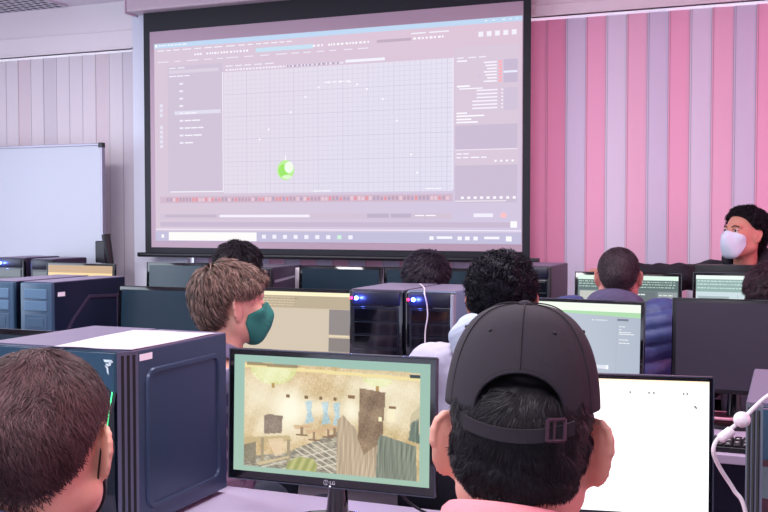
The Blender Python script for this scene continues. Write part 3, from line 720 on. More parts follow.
    d2 = poly([(.875, .48), (.912, .44), (.915, .64), (.865, .62)]); put(d2, np.stack([98 + 34 * ln, 116 + 34 * ln, 104 + 30 * ln], -1)); put(poly([(.875, .42), (.915, .35), (.915, .45), (.87, .49)]), (180, 172, 140), .6)
    put((X > .868) & (X < .915) & (Y > .11) & (Y < .135), (20, 40, 50)); 
    C[inn] = C[inn] * .84 + np.array((255, 248, 226)) * .16
    C = np.clip(C, 0, 255)
    L = np.where(C / 255 <= .04045, C / 255 / 12.92, ((C / 255 + .055) / 1.055) ** 2.4)
    V, F, K = [], [], []
    gx, gz = np.meshgrid(np.arange(nx + 1) / nx - .5, .5 - np.arange(ny + 1) / ny)
    V = np.stack([gx.ravel(), 0 * gx.ravel(), gz.ravel()], 1)
    i, j = np.meshgrid(np.arange(nx), np.arange(ny)); a = (j * (nx + 1) + i).ravel(); F = np.stack([a, a + nx + 1, a + nx + 2, a + 1], 1)
    Lp = np.pad(L, ((0, 1), (0, 1), (0, 0)), mode='edge').reshape(-1, 3)
    return V, F, Lp
class Mosaic:
    def build(s, name, m, parent):
        V, F, K = game_pic(); V = V * np.array([s.w, 1, s.h]); return obj(name, np_mesh(name, V, F, False, K), m, parent)
    V = ()
# LG
a, b = P(229.5, 345.5, 2.38), P(437, 360.5, 2.38 * .926)
w = np.linalg.norm((b - a)[:2]); yaw = math.atan2(b[1] - a[1], b[0] - a[0])
LGM = monitor('monitor showing a bright game scene of a torch-lit stone tavern, in the centre foreground', ((a + b) / 2), yaw, w, .128 * 2.38 + .005, pic=Mosaic(), bez=.0145, logo=True, tilt=2, chin=.007, thin=True, glow=glow_mat('game_display', 1.0))

# white monitor
wp = NP(); wp.poly([(0, 0), (0, 1080), (1920, 1080), (1920, 0)], (255, 255, 255), 1, 1.0); wp.poly([(0, 0), (0, 60), (1920, 60), (1920, 0)], [(255, 230, 190), (255, 255, 250), (255, 255, 250), (255, 226, 190)], 2)
for x in (1250, 1410, 1450, 1700, 1730): wp.rect(x, 95, x + 16, 112, (120, 118, 116), 3)
wp.poly([(1790, 190), (1800, 215), (1825, 225), (1815, 200)], (110, 108, 108), 3)
a, b = P(482, 371, 2.12), P(714.5, 376, 2.12 * .955)
w = np.linalg.norm((b - a)[:2]); yaw = math.atan2(b[1] - a[1], b[0] - a[0])
monitor('monitor with a blank glowing white page, behind the man in the cap', (a + b) / 2, yaw, w, .293, pic=wp, bez=.010, tilt=2, thin=True, glow=M_GLOWHOT)

def beige_ui():
    p = NP(); p.rect(0, 0, 1920, 1080, (214, 198, 172), 1); p.rect(0, 0, 1920, 60, (255, 246, 206), 2); p.rect(0, 60, 1920, 250, (188, 172, 146), 2)
    for y in (80, 120, 160, 200): p.dashes(20, 1000, y, 18, (222, 206, 170), 3, 20, 60, 14)
    p.dashes(20, 1100, 100, 8, (120, 104, 84), 4, 20, 70, 40); p.rect(30, 255, 1560, 960, (212, 198, 176), 3); p.rect(1560, 255, 1920, 640, (146, 138, 136), 3)
    p.dashes(1570, 1900, 650, 20, (240, 226, 190), 3, 60, 120, 10); p.rect(1560, 690, 1920, 900, (140, 132, 128), 3); p.dashes(40, 1500, 965, 22, (150, 134, 110), 4, 16, 40, 10)
    p.dashes(1570, 1900, 915, 14, (240, 226, 190), 3, 60, 120, 10); p.rect(0, 1010, 1920, 1080, (190, 176, 150), 2); return p
def grey_ui():
    p = NP(); p.poly([(0, 0), (0, 1080), (1920, 1080), (1920, 0)], [(196, 204, 216), (190, 200, 214), (178, 190, 206), (176, 186, 202)], 1)
    p.rect(0, 0, 1920, 96, (246, 255, 240), 2); p.poly([(0, 96), (0, 104), (1920, 160), (1920, 96)], (176, 222, 176), 2); p.dashes(1180, 1420, 190, 22, (240, 246, 252), 3, 12, 26, 22); p.dashes(640, 760, 200, 14, (220, 226, 236), 3, 30, 60, 10)
    p.rect(1560, 180, 1566, 1080, (170, 180, 194), 2); p.rect(1570, 175, 1740, 200, (120, 126, 140), 3)
    for y, w_ in ((262, 100), (300, 60), (330, 180), (352, 230), (420, 160), (460, 190)): p.dashes(1600, 1600 + w_, y, 14, (250, 252, 255), 3, 30, 60, 8)
    p.rect(900, 745, 1450, 790, (226, 232, 242), 3); p.rect(1410, 742, 1450, 793, (250, 252, 255), 4); return p
def dark_ui(left=True):
    p = NP(); p.rect(0, 0, 1920, 1080, (112, 128, 130), 1); p.rect(0, 0, 1920, 70, (226, 250, 236), 2); p.rect(0, 70, 1920, 240, (96, 116, 116), 2)
    for y in (90, 130, 175): p.dashes(20, 1880, y, 22, (196, 222, 206), 3, 16, 60, 22)
    p.rect(40, 260, 520, 1000, (196, 200, 190), 2); p.rect(560, 260, 1500, 1000, (108, 120, 124), 2); p.dashes(900, 1300, 290, 30, (236, 244, 240), 3, 50, 110, 12)
    p.rect(1540, 260, 1900, 1000, (150, 160, 162), 2)
    for k in range(7): p.dashes(1560, 1860, 300 + 90 * k, 26, (228, 236, 226), 3, 40, 120, 20)
    p.poly([(1600, 520), (1620, 700), (1760, 720), (1800, 540)], (236, 220, 196), 4); return p
def pale_ui():
    p = NP(); p.rect(0, 0, 1920, 1080, (206, 224, 228), 1); p.rect(0, 0, 1920, 60, (240, 255, 246), 2); p.rect(0, 60, 1920, 260, (146, 176, 172), 2)
    for y in (80, 130, 190): p.dashes(30, 1700, y, 24, (210, 236, 226), 3, 16, 60, 20)
    p.rect(40, 330, 640, 620, (168, 186, 188), 2); p.rect(70, 360, 560, 590, (128, 150, 154), 3); p.dashes(80, 620, 660, 24, (160, 178, 182), 3, 60, 200, 20)
    p.rect(800, 300, 806, 1080, (150, 164, 172), 3); p.rect(960, 300, 1500, 1000, (222, 234, 240), 2); p.dashes(1000, 1400, 340, 20, (170, 184, 190), 3, 60, 160, 30); return p
# middle row
mon_px('monitor with a pale beige software window beside the youth in the green mask', (232, 287.5), (356, 289), 3.62, .31, 0., pic=beige_ui(), bez=.014)
mon_px('monitor with light grey window and white-green top bar, right of the curly hair', (516, 297), (645, 301), 3.46, .33, .05, pic=grey_ui(), bez=.013, thin=True)
mon_px('large switched-off matte monitor at the right behind the white-lit screen', (672.5, 299), (800, 299.5), 3.62, .325, .0, m_off=M_offmatte, gloss=False, bez=.014)
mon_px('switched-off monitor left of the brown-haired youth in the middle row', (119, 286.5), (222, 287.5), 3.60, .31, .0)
mon_px('switched-off monitor cropped at the left edge, its painted teal sheen just above the tower tops', (-60, 327), (70, 330.5), 2.27, .29, -.0)
# back row
mon_px('yellow-lit monitor at the far left in front of the whiteboard stand', (47, 263), (114.5, 263.5), 4.36, .31, 0, pic=None if False else (lambda p: (p.rect(0, 0, 1920, 1080, (238, 186, 100), 1), p.rect(0, 0, 1920, 150, (196, 160, 120), 2), p.rect(0, 150, 1920, 240, (246, 214, 150), 3), p.dashes(500, 1300, 200, 20, (150, 110, 60), 4, 30, 90, 60), p)[-1])(NP()), bez=.012)
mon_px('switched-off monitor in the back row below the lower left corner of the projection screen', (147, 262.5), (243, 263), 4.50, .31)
mon_px('switched-off monitor with painted teal sheen in the back row right of the dark purple tower', (299.5, 265.5), (382, 266.5), 4.52, .30)
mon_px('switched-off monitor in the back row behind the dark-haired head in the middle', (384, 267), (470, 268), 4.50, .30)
mon_px('lit monitor in front of the person in the navy puffer jacket', (575, 272), (682, 273), 4.40, .31, .0, pic=dark_ui(), bez=.014)
mon_px('lit monitor with a pale window in front of the masked man at the right', (693, 272.5), (802, 273.5), 4.40, .31, .0, pic=pale_ui(), bez=.013)
p_ = PY(728, 264.5, 4.60)
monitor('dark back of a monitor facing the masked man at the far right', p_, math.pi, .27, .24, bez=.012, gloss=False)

# ================================================================== PEOPLE
def rotm(yaw, pitch=0, roll=0):
    """head frame: +y face, +x person's right; yaw>0 turns to the person's right"""
    return np.array(Matrix.Rotation(-math.radians(yaw), 3, 'Z') @ Matrix.Rotation(math.radians(pitch), 3, 'X') @ Matrix.Rotation(math.radians(roll), 3, 'Y'))
def smooth01(a, b, x): t = np.clip((x - a) / (b - a), 0, 1); return t * t * (3 - 2 * t)
def strands(scalp, nrm, dirf, n_pts, length, width, col, colvar, lift, curl=0., seed=1, curlr=.004, lenf=None, clump=0., droop=0.):
    """ribbon hair: scalp Nx3 roots (head frame), nrm normals, dirf(p)->comb direction"""
    r = np.random.default_rng(seed); N = len(scalp)
    D = dirf(scalp); D = D - (D * nrm).sum(1, keepdims=True) * nrm; D /= np.linalg.norm(D, axis=1, keepdims=True) + 1e-9
    J = r.normal(size=(N, 3)) * .22; D = D + J - (J * nrm).sum(1, keepdims=True) * nrm
    if clump:
        cn = np.stack([vnoise(scalp, clump, 31 + i) for i in range(3)], 1) * .55; D = D + cn - (cn * nrm).sum(1, keepdims=True) * nrm
    D /= np.linalg.norm(D, axis=1, keepdims=True) + 1e-9
    L = length * r.uniform(.65, 1.15, N); L = L * (lenf(scalp) if lenf else 1)
    L = np.broadcast_to(L, (N,))
    S = np.cross(nrm, D); P0 = scalp - nrm * .001; pts = []; ph = r.uniform(0, 6.28, N); lf = lift * r.uniform(.5, 1.3, N)
    center = np.array([0, -.012, .02])
    for k in range(n_pts + 1):
        t = k / n_pts
        p = P0 + D * (L * t)[:, None] + nrm * (lf * math.sin(min(1, t * 1.4) * math.pi * .6))[:, None]
        # follow the head's curvature
        rad = p - center; rn = np.linalg.norm(rad, axis=1, keepdims=True); r0 = np.linalg.norm(P0 - center, axis=1, keepdims=True)
        p = center + rad / rn * (r0 * (1 - 0) + (rn - r0) * .25 + (lf * math.sin(min(1, t * 1.4) * math.pi * .6))[:, None])
        if droop: p[:, 2] -= droop * t * t * L
        if curl: p = p + S * (np.sin(ph + t * curl) * curlr * min(1, 3 * t))[:, None] + nrm * (np.cos(ph + t * curl) * curlr * min(1, 3 * t))[:, None]
        pts.append(p)
    Vv = np.zeros((N, n_pts + 1, 2, 3)); wj = width * r.uniform(.7, 1.3, N)
    for k in range(n_pts + 1):
        tp = wj * (1 - .75 * (k / n_pts) ** 2) / 2
        a = math.radians(0); side = S + nrm * r.uniform(-.3, .3, (N, 1)) if k == 0 else side
        Vv[:, k, 0] = pts[k] - side * tp[:, None]; Vv[:, k, 1] = pts[k] + side * tp[:, None]
    base = np.arange(N)[:, None] * (2 * (n_pts + 1)); F = []
    for k in range(n_pts): F.append(np.concatenate([base + 2 * k, base + 2 * k + 1, base + 2 * k + 3, base + 2 * k + 2], 1))
    F = np.concatenate(F); c = np.array(lin(col)); cn_ = 1 + colvar * r.normal(size=(N, 1)) + .25 * colvar * vnoise(scalp, 60, 5)[:, None]
    K = np.clip(c * cn_, 0.001, 1); K = np.repeat(K, 2 * (n_pts + 1), axis=0)
    return Vv.reshape(-1, 3), F, K
M_hair = mat('hair_strands', (40, 34, 34), .55, attr=True, spec=.22)

def person(label, ear, head_yaw, skin=(214, 160, 140), hair=None, top=None, body_yaw=0., pitch=0., roll=0., scale=1., res=.0055, ear_s=1., ear_out=.0, mask=None, seat=.46,
           arms=None, collar=None, hood=False, hoodcol=None, torso_dx=0., lean=.0, shoulder_dz=0., neck_r=.055, face=False, build=1.0, head_fwd=.03, chair=True, cap=None, puff=False, pants=(36, 40, 58), sk_extra=None):
    """ear = world point midway between the ears; body_yaw degrees clockwise from +Y; head_yaw degrees clockwise relative to the room +Y"""
    by = math.radians(body_yaw); Rb = np.array(Matrix.Rotation(-by, 3, 'Z')); hz = float(ear[2])
    hl = np.array([torso_dx, head_fwd, 0.]); root = np.array(ear, float) - Rb @ hl; root[2] = 0
    t = thing('person', label, 'person', root, -by)
    H = hl + np.array([0, 0, hz]); R = rotm(head_yaw - body_yaw, pitch, roll) ; s = scale
    hp = lambda x, y, z: H + R @ (np.array([x, y, z]) * s)
    fx = .16; ax = (axis(-.42, .70 if arms else .42, [(-.125 + torso_dx, .125 + torso_dx, res)], .011) if not arms else axis(-.42, .9, [(-.125, .125, res)], .011),
          axis(-.36, .72, [(H[1] - .15, H[1] + .15, res)], .011), axis(0.0, hz + .17, [(hz - .17, hz + .17, res)], .012))
    ax = list(ax)
    # shared skeleton
    sz = hz - .235 + shoulder_dz; b_ = build
    neck0 = np.array([torso_dx * .5, -.045, hz - .17]); SH = {q: np.array([q * .165 * b_, -.035 + lean, sz]) for q in (-1, 1)}
    chest = np.array([0, -.035 + lean, hz - .36]); waist = np.array([0, -.09 + lean * .3, (hz - .36 + seat + .12) / 2]); pel = np.array([0, -.13, seat + .10])
    EL = {q: np.array([q * .235, .13 + lean, max(.80, sz - .25)]) for q in (-1, 1)}; WR = {q: np.array([q * .15, .40, .80]) for q in (-1, 1)}
    if arms:
        for q, (e, w_) in arms.items():
            EL[q] = Rb.T @ (np.array(e) - root); WR[q] = Rb.T @ (np.array(w_) - root)
    HPt = {q: np.array([q * .09, -.11, seat + .07]) for q in (-1, 1)}; KN = {q: np.array([q * .12, .30, seat + .07]) for q in (-1, 1)}; AN = {q: np.array([q * .12, .26, .09]) for q in (-1, 1)}
    def torso(F, off, armend=1., k=.05):
        F.ell(chest, (.158 * b_, .108, .17), k=k, off=off); F.ell(waist, (.145 * b_, .11, .15), k=k, off=off); F.ell(pel, (.165 * b_, .125, .11), k=k, off=off)
        for q in (-1, 1):
            F.cone(chest + [0, 0, .10], SH[q], .07, .058, k=k, off=off); F.cone(neck0 + [0, .01, .0], SH[q] + [0, 0, .015], .04, .045, k=.04, off=off)
            F.cone(SH[q], EL[q], .052, .042, k=.03, off=off); F.cone(EL[q], EL[q] + (WR[q] - EL[q]) * armend, .041, .041 - .014 * armend, k=.02, off=off)
    def legs(F, off, k=.03):
        for q in (-1, 1):
            F.cone(HPt[q], KN[q], .083, .058, k=k, off=off); F.cone(KN[q], AN[q], .055, .038, k=k, off=off)
    def hand(F, q):
        d = WR[q] - EL[q]; d[2] *= .3; d /= np.linalg.norm(d); sd = np.cross(d, [0, 0, 1.]) * q; sd /= np.linalg.norm(sd)   # sd points outward
        if True:
            p = WR[q]; pc = p + d * .05 + [0, 0, -.008]
            F.cone(p, pc - sd * .018, .022, .015, k=.012); F.cone(p, pc + sd * .018, .022, .014, k=.012); F.cone(pc - sd * .022, p + d * .088 - sd * .026 + [0, 0, -.008], .014, .012, k=.01); F.cone(pc + sd * .022, p + d * .080 + sd * .03 + [0, 0, -.008], .013, .011, k=.01)
            F.cone(pc, p + d * .09 + [0, 0, -.008], .015, .012, k=.012)
            for j, (o, L) in enumerate(((-.030, .070), (-.010, .078), (.011, .072), (.031, .056))):
                a = p + d * (.088 - abs(o + .005) * .2) + sd * o + [0, 0, -.006]; m_ = a + d * L * .45 + [0, 0, .006] + sd * o * .12; e = m_ + d * L * .42 + [0, 0, -.018] + sd * o * .1
                F.cone(a, m_, .0090, .0085, k=.003); F.cone(m_, e, .0085, .0070, k=.003)
            a = p + d * .025 - sd * .024; m_ = a + d * .03 - sd * .026 + [0, 0, -.006]; e = m_ + d * .028 - sd * .006
            F.cone(a, m_, .013, .0105, k=.006); F.cone(m_, e, .010, .008, k=.003)
    F = Field(ax)
    torso(F, 0); legs(F, 0)
    for q in (-1, 1): hand(F, q); F.cone(AN[q], AN[q] + [0, .13, -.05], .035, .028, k=.02)
    # neck and head
    F.cone(neck0 + [0, .02, -.04], hp(0, -.018, -.05), neck_r + .006, neck_r, k=.03)
    if True:
        F.ell(hp(0, -.014, .040), (.0755 * s, .0965 * s, .082 * s), R, k=.0); F.ell(hp(0, .012, -.012), (.068 * s, .080 * s, .080 * s), R, k=.03 * s)
        F.ell(hp(0, .045, -.045), (.050 * s, .046 * s, .052 * s), R, k=.03 * s); F.ell(hp(0, .066, -.088), (.024 * s, .022 * s, .018 * s), R, k=.03 * s)
        for q in (-1, 1):
            F.cone(hp(q * .056, -.004, -.052), hp(q * .024, .066, -.090), .016 * s, .014 * s, k=.03 * s)
            F.ell(hp(q * .040, .066, -.012), (.020 * s, .018 * s, .018 * s), R, k=.02 * s)
            F.carve(hp(q * .031, .100, .014), (.021 * s, .016 * s, .014 * s), R, k=.012 * s)
            F.cone(hp(q * .014, .090, .034), hp(q * .046, .076, .034), .008 * s, .007 * s, k=.012 * s)
            F.ell(hp(q * .031, .079, .013), (.0155 * s, .013 * s, .009 * s), R, k=.003)
            F.ell(hp(q * .012, .098, -.028), (.009 * s, .010 * s, .008 * s), R, k=.006)
        F.cone(hp(0, .088, .020), hp(0, .112, -.022), .007 * s, .0105 * s, k=.012 * s)
        F.cone(hp(-.016, .089, -.053), hp(.016, .089, -.053), .006 * s, .006 * s, k=.008 * s); F.cone(hp(-.013, .087, -.064), hp(.013, .087, -.064), .0065 * s, .0065 * s, k=.006 * s)
        es = s * ear_s
        for q in (-1, 1):
            bk = np.array([q * (.45 + ear_out), -.85 + ear_out * .4, 0]); bk /= np.linalg.norm(bk); uu = np.array([q * .10, -.16, 1.]); uu /= np.linalg.norm(uu); nn = np.cross(bk, uu)
            C0 = np.array([q * .070, .006, -.002]); RE = R @ np.stack([bk, uu, nn], 1)
            E = lambda a_, b__: hp(*(C0 + (bk * a_ + uu * b__) * ear_s))
            F.ell(E(.014, .002), (.0215 * es, .0325 * es, .0038 * es), RE, k=.004)
            pr = None
            for k in range(13):
                th = math.radians(150 - 290 * k / 12); wdt = .019 if math.sin(th) > -.2 else .015
                pt = E(.013 + wdt * math.cos(th), .004 + .030 * math.sin(th)) + R @ (np.array([q * .0025, 0, 0]) * s)
                if pr is not None: F.cone(pr, pt, .0036 * es, .0036 * es, k=.002)
                pr = pt
            F.ell(E(.002, .0), (.013 * es, .022 * es, .009 * es), RE, k=.008)
            F.ell(E(.008, -.027), (.0085 * es, .009 * es, .0042 * es), RE, k=.006)
            F.cone(E(-.004, -.012), E(.010, .012), .006 * es, .005 * es, k=.008)
    V, Fc = F.mesh(); body_me = np_mesh('body', V, Fc); body_me.materials.append(mat('skin_%d_%d' % skin[:2], skin, .5, sss=.12, noise=.08, nscale=60, bump=.06, bscale=240))
    inv = lambda v: ((v - H) @ R) / s                     # to head frame
    q3 = inv(V)
    # normals of the body mesh
    def vnorm(V, Fc):
        n = np.zeros_like(V); a, b, c = V[Fc[:, 0]], V[Fc[:, 1]], V[Fc[:, 2]]; fn = np.cross(b - a, c - a)
        for i in range(4): np.add.at(n, Fc[:, i], fn)
        return n / (np.linalg.norm(n, axis=1, keepdims=True) + 1e-12)
    hd = hair or {}
    def hairline(p):
        """>0 inside the hair area, head frame metres"""
        x, y, z = p[:, 0], p[:, 1], p[:, 2]
        back = hd.get('nape', -.075)
        front = .062 + hd.get('front', 0.); line = np.where(y > .0, .030 + (y) * .55, np.where(y > -.03, .030 + (y) * 2.2, back + np.maximum(0, (y + .075)) * 1.6))
        line = line + np.where(y > .02, hd.get('front', 0.), 0) * smooth01(.02, .06, y)
        line = np.where((y <= -.0) & (y > -.04), np.minimum(.03, back + (y + .075) * 1.9), line)
        return z - line
    scalp_mask = (np.abs(q3[:, 0]) < .0835) & (q3[:, 2] > -.12) & (q3[:, 1] < .095) & (q3[:, 2] < .14)
    g = hairline(q3)
    if hd:
        sc = mat('stubble_%d' % hd['col'][0], tuple(int(a * .78 + b * .22) for a, b in zip(hd['col'], skin)), .7, noise=.3, nscale=400)
        body_me.materials.append(sc)
        fm = (g[Fc].min(1) > hd.get('cg', .004)) & scalp_mask[Fc].all(1)
        if hd.get('cover', True): body_me.polygons.foreach_set('material_index', fm.astype(np.int32))
    body = obj('body', body_me, None, t)
    if hd:
        vol = hd.get('vol', .0); n = hd.get('n', 9000); r = np.random.default_rng(int(abs(ear[0] * 977)) + 3)
        if vol > 0:                                       # hair volume under the strands
            fin = [(H[i] - .15, H[i] + .16, hd.get('res', res)) for i in range(3)]
            G = Field([axis(H[i] - .17, H[i] + .17, [fin[i]], .01) for i in range(3)])
            vv = vol
            G.ell(hp(0, -.016 - vv * .2, .044 + vv * .3), ((.077 + vv) * s, (.098 + vv + hd.get('back', 0)) * s, (.083 + vv) * s), R, k=0)
            G.ell(hp(0, -.050, -.012), ((.062 + vv * .8) * s, (.052 + vv) * s, (.062 + vv * .4) * s), R, k=.03)
            if hd.get('fringe'):
                G.ell(hp(0, .05, .075), (.062 * s, .058 * s, .040 * s), R, k=.03)
                for q in (-1, 1): G.ell(hp(q * .066, .035, .038), (.020 * s, .045 * s, .036 * s), R, k=.02)
            X, Y, Z = G.grid(); qx = [((X - H[0]) * R[0, i] + (Y - H[1]) * R[1, i] + (Z - H[2]) * R[2, i]) / s for i in range(3)]
            pts = np.stack([np.broadcast_to(a, G.V.shape).ravel() for a in qx], 1)
            hl_ = hairline(pts) + (.004 if not hd.get('fringe') else .018 * (pts[:, 1] > .03))
            nz = vnoise(pts, hd.get('freq', 90), 3) * hd.get('amp', .004) + vnoise(pts, hd.get('freq', 90) * 2.3, 9) * hd.get('amp', .004) * .5
            G.V = np.maximum(G.V + nz.reshape(G.V.shape).astype(np.float32), (-hl_.reshape(G.V.shape) * .8).astype(np.float32))
            # keep the ears free
            for q in (-1, 1): G.carve(hp(q * .090, -.010, -.002), (.028 * s, .026 * s, .036 * s), R, k=.006)
            HV, HF = G.mesh(); hv = inv(HV); hn = vnorm(HV, HF) @ R
            src, srcn, gg = hv, hn, hairline(hv) + (.02 if hd.get('fringe') else 0)
            ok = (gg > .0)
        else:
            hn = vnorm(V, Fc) @ R; src, srcn, gg = q3, hn, g; ok = scalp_mask & (g > -.004)
        dens = smooth01(-.004, hd.get('fade', .02), gg) * ok; dens = dens + 1e-9; dens[~ok] = 0
        if cap: dens[(src[:, 2] > .030) & ~((np.abs(src[:, 0]) < .062) & (src[:, 1] < -.05) & (src[:, 2] < .085))] = 0
        dens /= dens.sum()
        ids = r.choice(len(src), n, p=dens); jit = r.normal(size=(n, 3)) * .0018
        roots = src[ids] + jit - (jit * srcn[ids]).sum(1, keepdims=True) * srcn[ids]; nn_ = srcn[ids]
        crown = np.array(hd.get('crown', (.01, -.06, .11)))
        def comb(p):
            v = p - crown; d = v + np.array([0, 0, -.03]); sw = np.cross(v, np.array([0, .5, .9])) * hd.get('swirl', .5)
            return d + sw + np.array(hd.get('bias', (0, 0, 0))) * .1
        lenf = lambda p: (.45 + .55 * smooth01(-.05, .06, p[:, 2]) if hd.get('taper', True) else 1) * (.35 + .65 * smooth01(-.002, .032, hairline(p)))
        SV, SF, SK = strands(roots, nn_, comb, hd.get('seg', 4), hd.get('len', .02), hd.get('width', .0012), hd['col'], hd.get('var', .35), hd.get('lift', .004), hd.get('curl', 0.), 5, hd.get('curlr', .004), lenf, hd.get('clump', 0.), hd.get('droop', 0.))
        per = 2 * (hd.get('seg', 4) + 1); SP = SV.reshape(-1, per, 3)
        dd = ((np.abs(SP[:, :, 0]) - .082) / .026) ** 2 + ((SP[:, :, 1] + .010) / .024) ** 2 + ((SP[:, :, 2] + .002) / .034) ** 2
        keep = np.nonzero(dd.min(1) > 1)[0]; SV = SP[keep].reshape(-1, 3); SK = SK.reshape(-1, per, 3)[keep].reshape(-1, 3)
        nb = np.arange(len(keep))[:, None] * per; SF = np.concatenate([np.concatenate([nb + 2 * k, nb + 2 * k + 1, nb + 2 * k + 3, nb + 2 * k + 2], 1) for k in range(hd.get('seg', 4))])
        SV = H + (SV * s) @ R.T
        if vol > 0:
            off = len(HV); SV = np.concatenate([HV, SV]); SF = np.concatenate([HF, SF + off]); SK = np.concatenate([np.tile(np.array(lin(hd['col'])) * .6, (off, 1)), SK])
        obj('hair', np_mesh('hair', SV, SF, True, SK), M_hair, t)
    # ---- clothes
    cl = top or {'col': (60, 60, 80)}; off = cl.get('off', .012)
    ax2 = [axis(ax[0][0], ax[0][-1], [(-.3, .3, .008)], .010), axis(-.36, .62, [], .010), axis(seat - .02, hz - .02, [(sz - .15, hz, .007)], .010)]
    C = Field(ax2); torso(C, off, .93)
    if cl.get('highcollar'): C.cone(neck0 + [0, .0, -.01], neck0 + [torso_dx * .4, .03, cl['highcollar']], neck_r + .018, neck_r + .012, k=.02)
    X, Y, Z = C.grid(); shp = C.V.shape
    pts = np.stack([np.broadcast_to(a, shp).ravel() for a in (X, Y, Z)], 1)
    wr = (vnoise(pts, 26, 4) * .0035 + vnoise(pts, 60, 8) * .0015).reshape(shp) if not puff else -(.014 * np.sqrt(np.abs(np.sin((Z + .25 * np.abs(X) * 0 + .012 * np.sin(X * 18)) * math.pi / .062)))) + .004 + (vnoise(pts, 60, 8) * .0015).reshape(shp)
    C.V = C.V + wr.astype(np.float32)
    zc = neck0[2] + cl.get('neck', .0) + (cl.get('highcollar') or 0); cut = Z - (zc - .35 * (Y + .05)) + 0 * X
    inside = np.sqrt((X - torso_dx * .4) ** 2 + (Y + .01) ** 2) + 0 * Z - .13
    C.V = np.maximum(C.V, np.where(inside < 0, cut, -1).astype(np.float32)); C.V = np.maximum(C.V, (seat + .01 - Z + 0 * X + 0 * Y).astype(np.float32))
    cv, cf = C.mesh()
    if cl.get('plaid'):
        k = np.zeros((len(cv), 3)); a = np.array(lin(cl['col'])); b2 = np.array(lin(cl['plaid']))
        mm = (np.abs(((cv[:, 0] * 1 / .06) % 1) - .5) < .16)[:, None] * .5 + (np.abs(((cv[:, 2] / .06) % 1) - .5) < .16)[:, None] * .5
        k = a * (1 - mm) + b2 * mm; cm = mat('plaid_cotton', cl['col'], .8, attr=True)
        cme = np_mesh('shirt', cv, cf, True, k)
    else: cme = np_mesh('shirt', cv, cf); cm = mat('cloth_%d_%d_%d' % cl['col'], cl['col'], cl.get('rough', .85), noise=.12, nscale=200, bump=.15, bscale=500)
    obj(cl.get('name', 'shirt'), cme, cm, t)
    # trousers and shoes
    Tn = Field([axis(-.3, .3, [], .012), axis(-.36, .5, [], .012), axis(0, seat + .25, [], .012)])
    Tn.ell(pel, (.165 * b_, .125, .11), k=.04, off=.009); legs(Tn, .010)
    X, Y, Z = Tn.grid(); Tn.V = np.maximum(Tn.V, np.maximum(.06 - Z, Z - seat - .16) + 0 * X + 0 * Y)
    tv, tf = Tn.mesh(); obj('trousers', np_mesh('trousers', tv, tf), mat('denim_%d' % pants[0], pants, .9, noise=.15, nscale=150), t)
    for q in (-1, 1):
        S_ = Field([axis(-.2, .2, [], .008), axis(.1, .5, [], .008), axis(0, .16, [], .008)])
        S_.cone(AN[q] + [0, -.02, -.04], AN[q] + [0, .15, -.05], .042, .036, k=.01, off=.004); S_.cone(AN[q], AN[q] + [0, 0, -.05], .044, .044, k=.01)
        X, Y, Z = S_.grid(); S_.V = np.maximum(S_.V, (.003 - Z) + 0 * X + 0 * Y)
        sv, sf = S_.mesh(); obj('shoe', np_mesh('shoe', sv, sf), M_black, t)
    # collar roll around the neck
    if collar:
        cc, rad, zz, th = collar['col'], collar.get('r', .07), collar['z'], collar.get('th', .012); b = MB(); pts = []
        for k in range(41):
            a = math.radians(-250 + 320 * k / 40) if False else math.radians(125 + 290 * k / 40) + math.pi * 0
            pts.append((torso_dx * .8 + rad * math.sin(a + math.pi) * -1, collar.get('y', -.005) + rad * .95 * -math.cos(a + math.pi) * -1, zz - .03 * (math.cos(a + math.pi) * .5 + .0)))
        pts = []
        for k in range(41):
            a = math.radians(-140 + 280 * k / 40)      # 0 = back of the neck
            pts.append((torso_dx * .8 + rad * math.sin(a), collar.get('y', -.01) - rad * .95 * math.cos(a), zz + .03 * (math.cos(a) - 1)))
        for k in range(40):
            p0, p1 = Vector(pts[k]), Vector(pts[k + 1]); o0 = Vector((p0.x - torso_dx * .8, p0.y + .01, 0)).normalized(); o1 = Vector((p1.x - torso_dx * .8, p1.y + .01, 0)).normalized()
            dn = collar.get('h', .035)
            def prof(p, o): return [p - o * .002, p + Vector((0, 0, .004)) + o * .003, p + o * (.004 + th * .5) + Vector((0, 0, -.002)), p + o * (th + .008) + Vector((0, 0, -dn)), p + o * (th + .002) + Vector((0, 0, -dn - .003)), p - o * .004 + Vector((0, 0, -dn * .6))]
            A, B = prof(p0, o0), prof(p1, o1)
            if k == 0: VA = [b.bm.verts.new(v) for v in A]
            VB = [b.bm.verts.new(v) for v in B]
            for i in range(6): b.bm.faces.new((VA[i], VA[(i + 1) % 6], VB[(i + 1) % 6], VB[i]))
            VA = VB
        b.build('collar', mat('collar_%d_%d' % cc[:2], cc, .8, bump=.2, bscale=400), t, True)
    if hood:                                              # hood lying behind the neck
        G = Field([axis(-.2, .2, [], .007), axis(-.26, .12, [], .007), axis(hz - .30, hz - .02, [], .006)]); z0 = hood
        for a0 in range(-110, 111, 10):
            a = math.radians(a0); a1 = math.radians(a0 + 10); r0 = .083
            f_ = lambda a: np.array([torso_dx * .5 + r0 * math.sin(a), -.03 - r0 * .85 * math.cos(a), z0 + .012 * math.cos(a) - .02 * (1 - math.cos(a))])
            G.cone(f_(a), f_(a1), .024 + .008 * math.cos(a), .024 + .008 * math.cos(a1), k=.015)
        G.ell((torso_dx * .4, -.115, z0 - .05), (.10, .035, .075), k=.04)
        G.cone((-.09, -.11, z0 - .02), (-.03, -.135, z0 - .11), .02, .012, k=.03); G.cone((.09, -.11, z0 - .02), (.03, -.135, z0 - .11), .02, .012, k=.03)
        gv, gf = G.mesh(); gv = gv + (vnoise(gv, 50, 2) * .0025)[:, None] * np.array([0, -1, .4], dtype=np.float32)
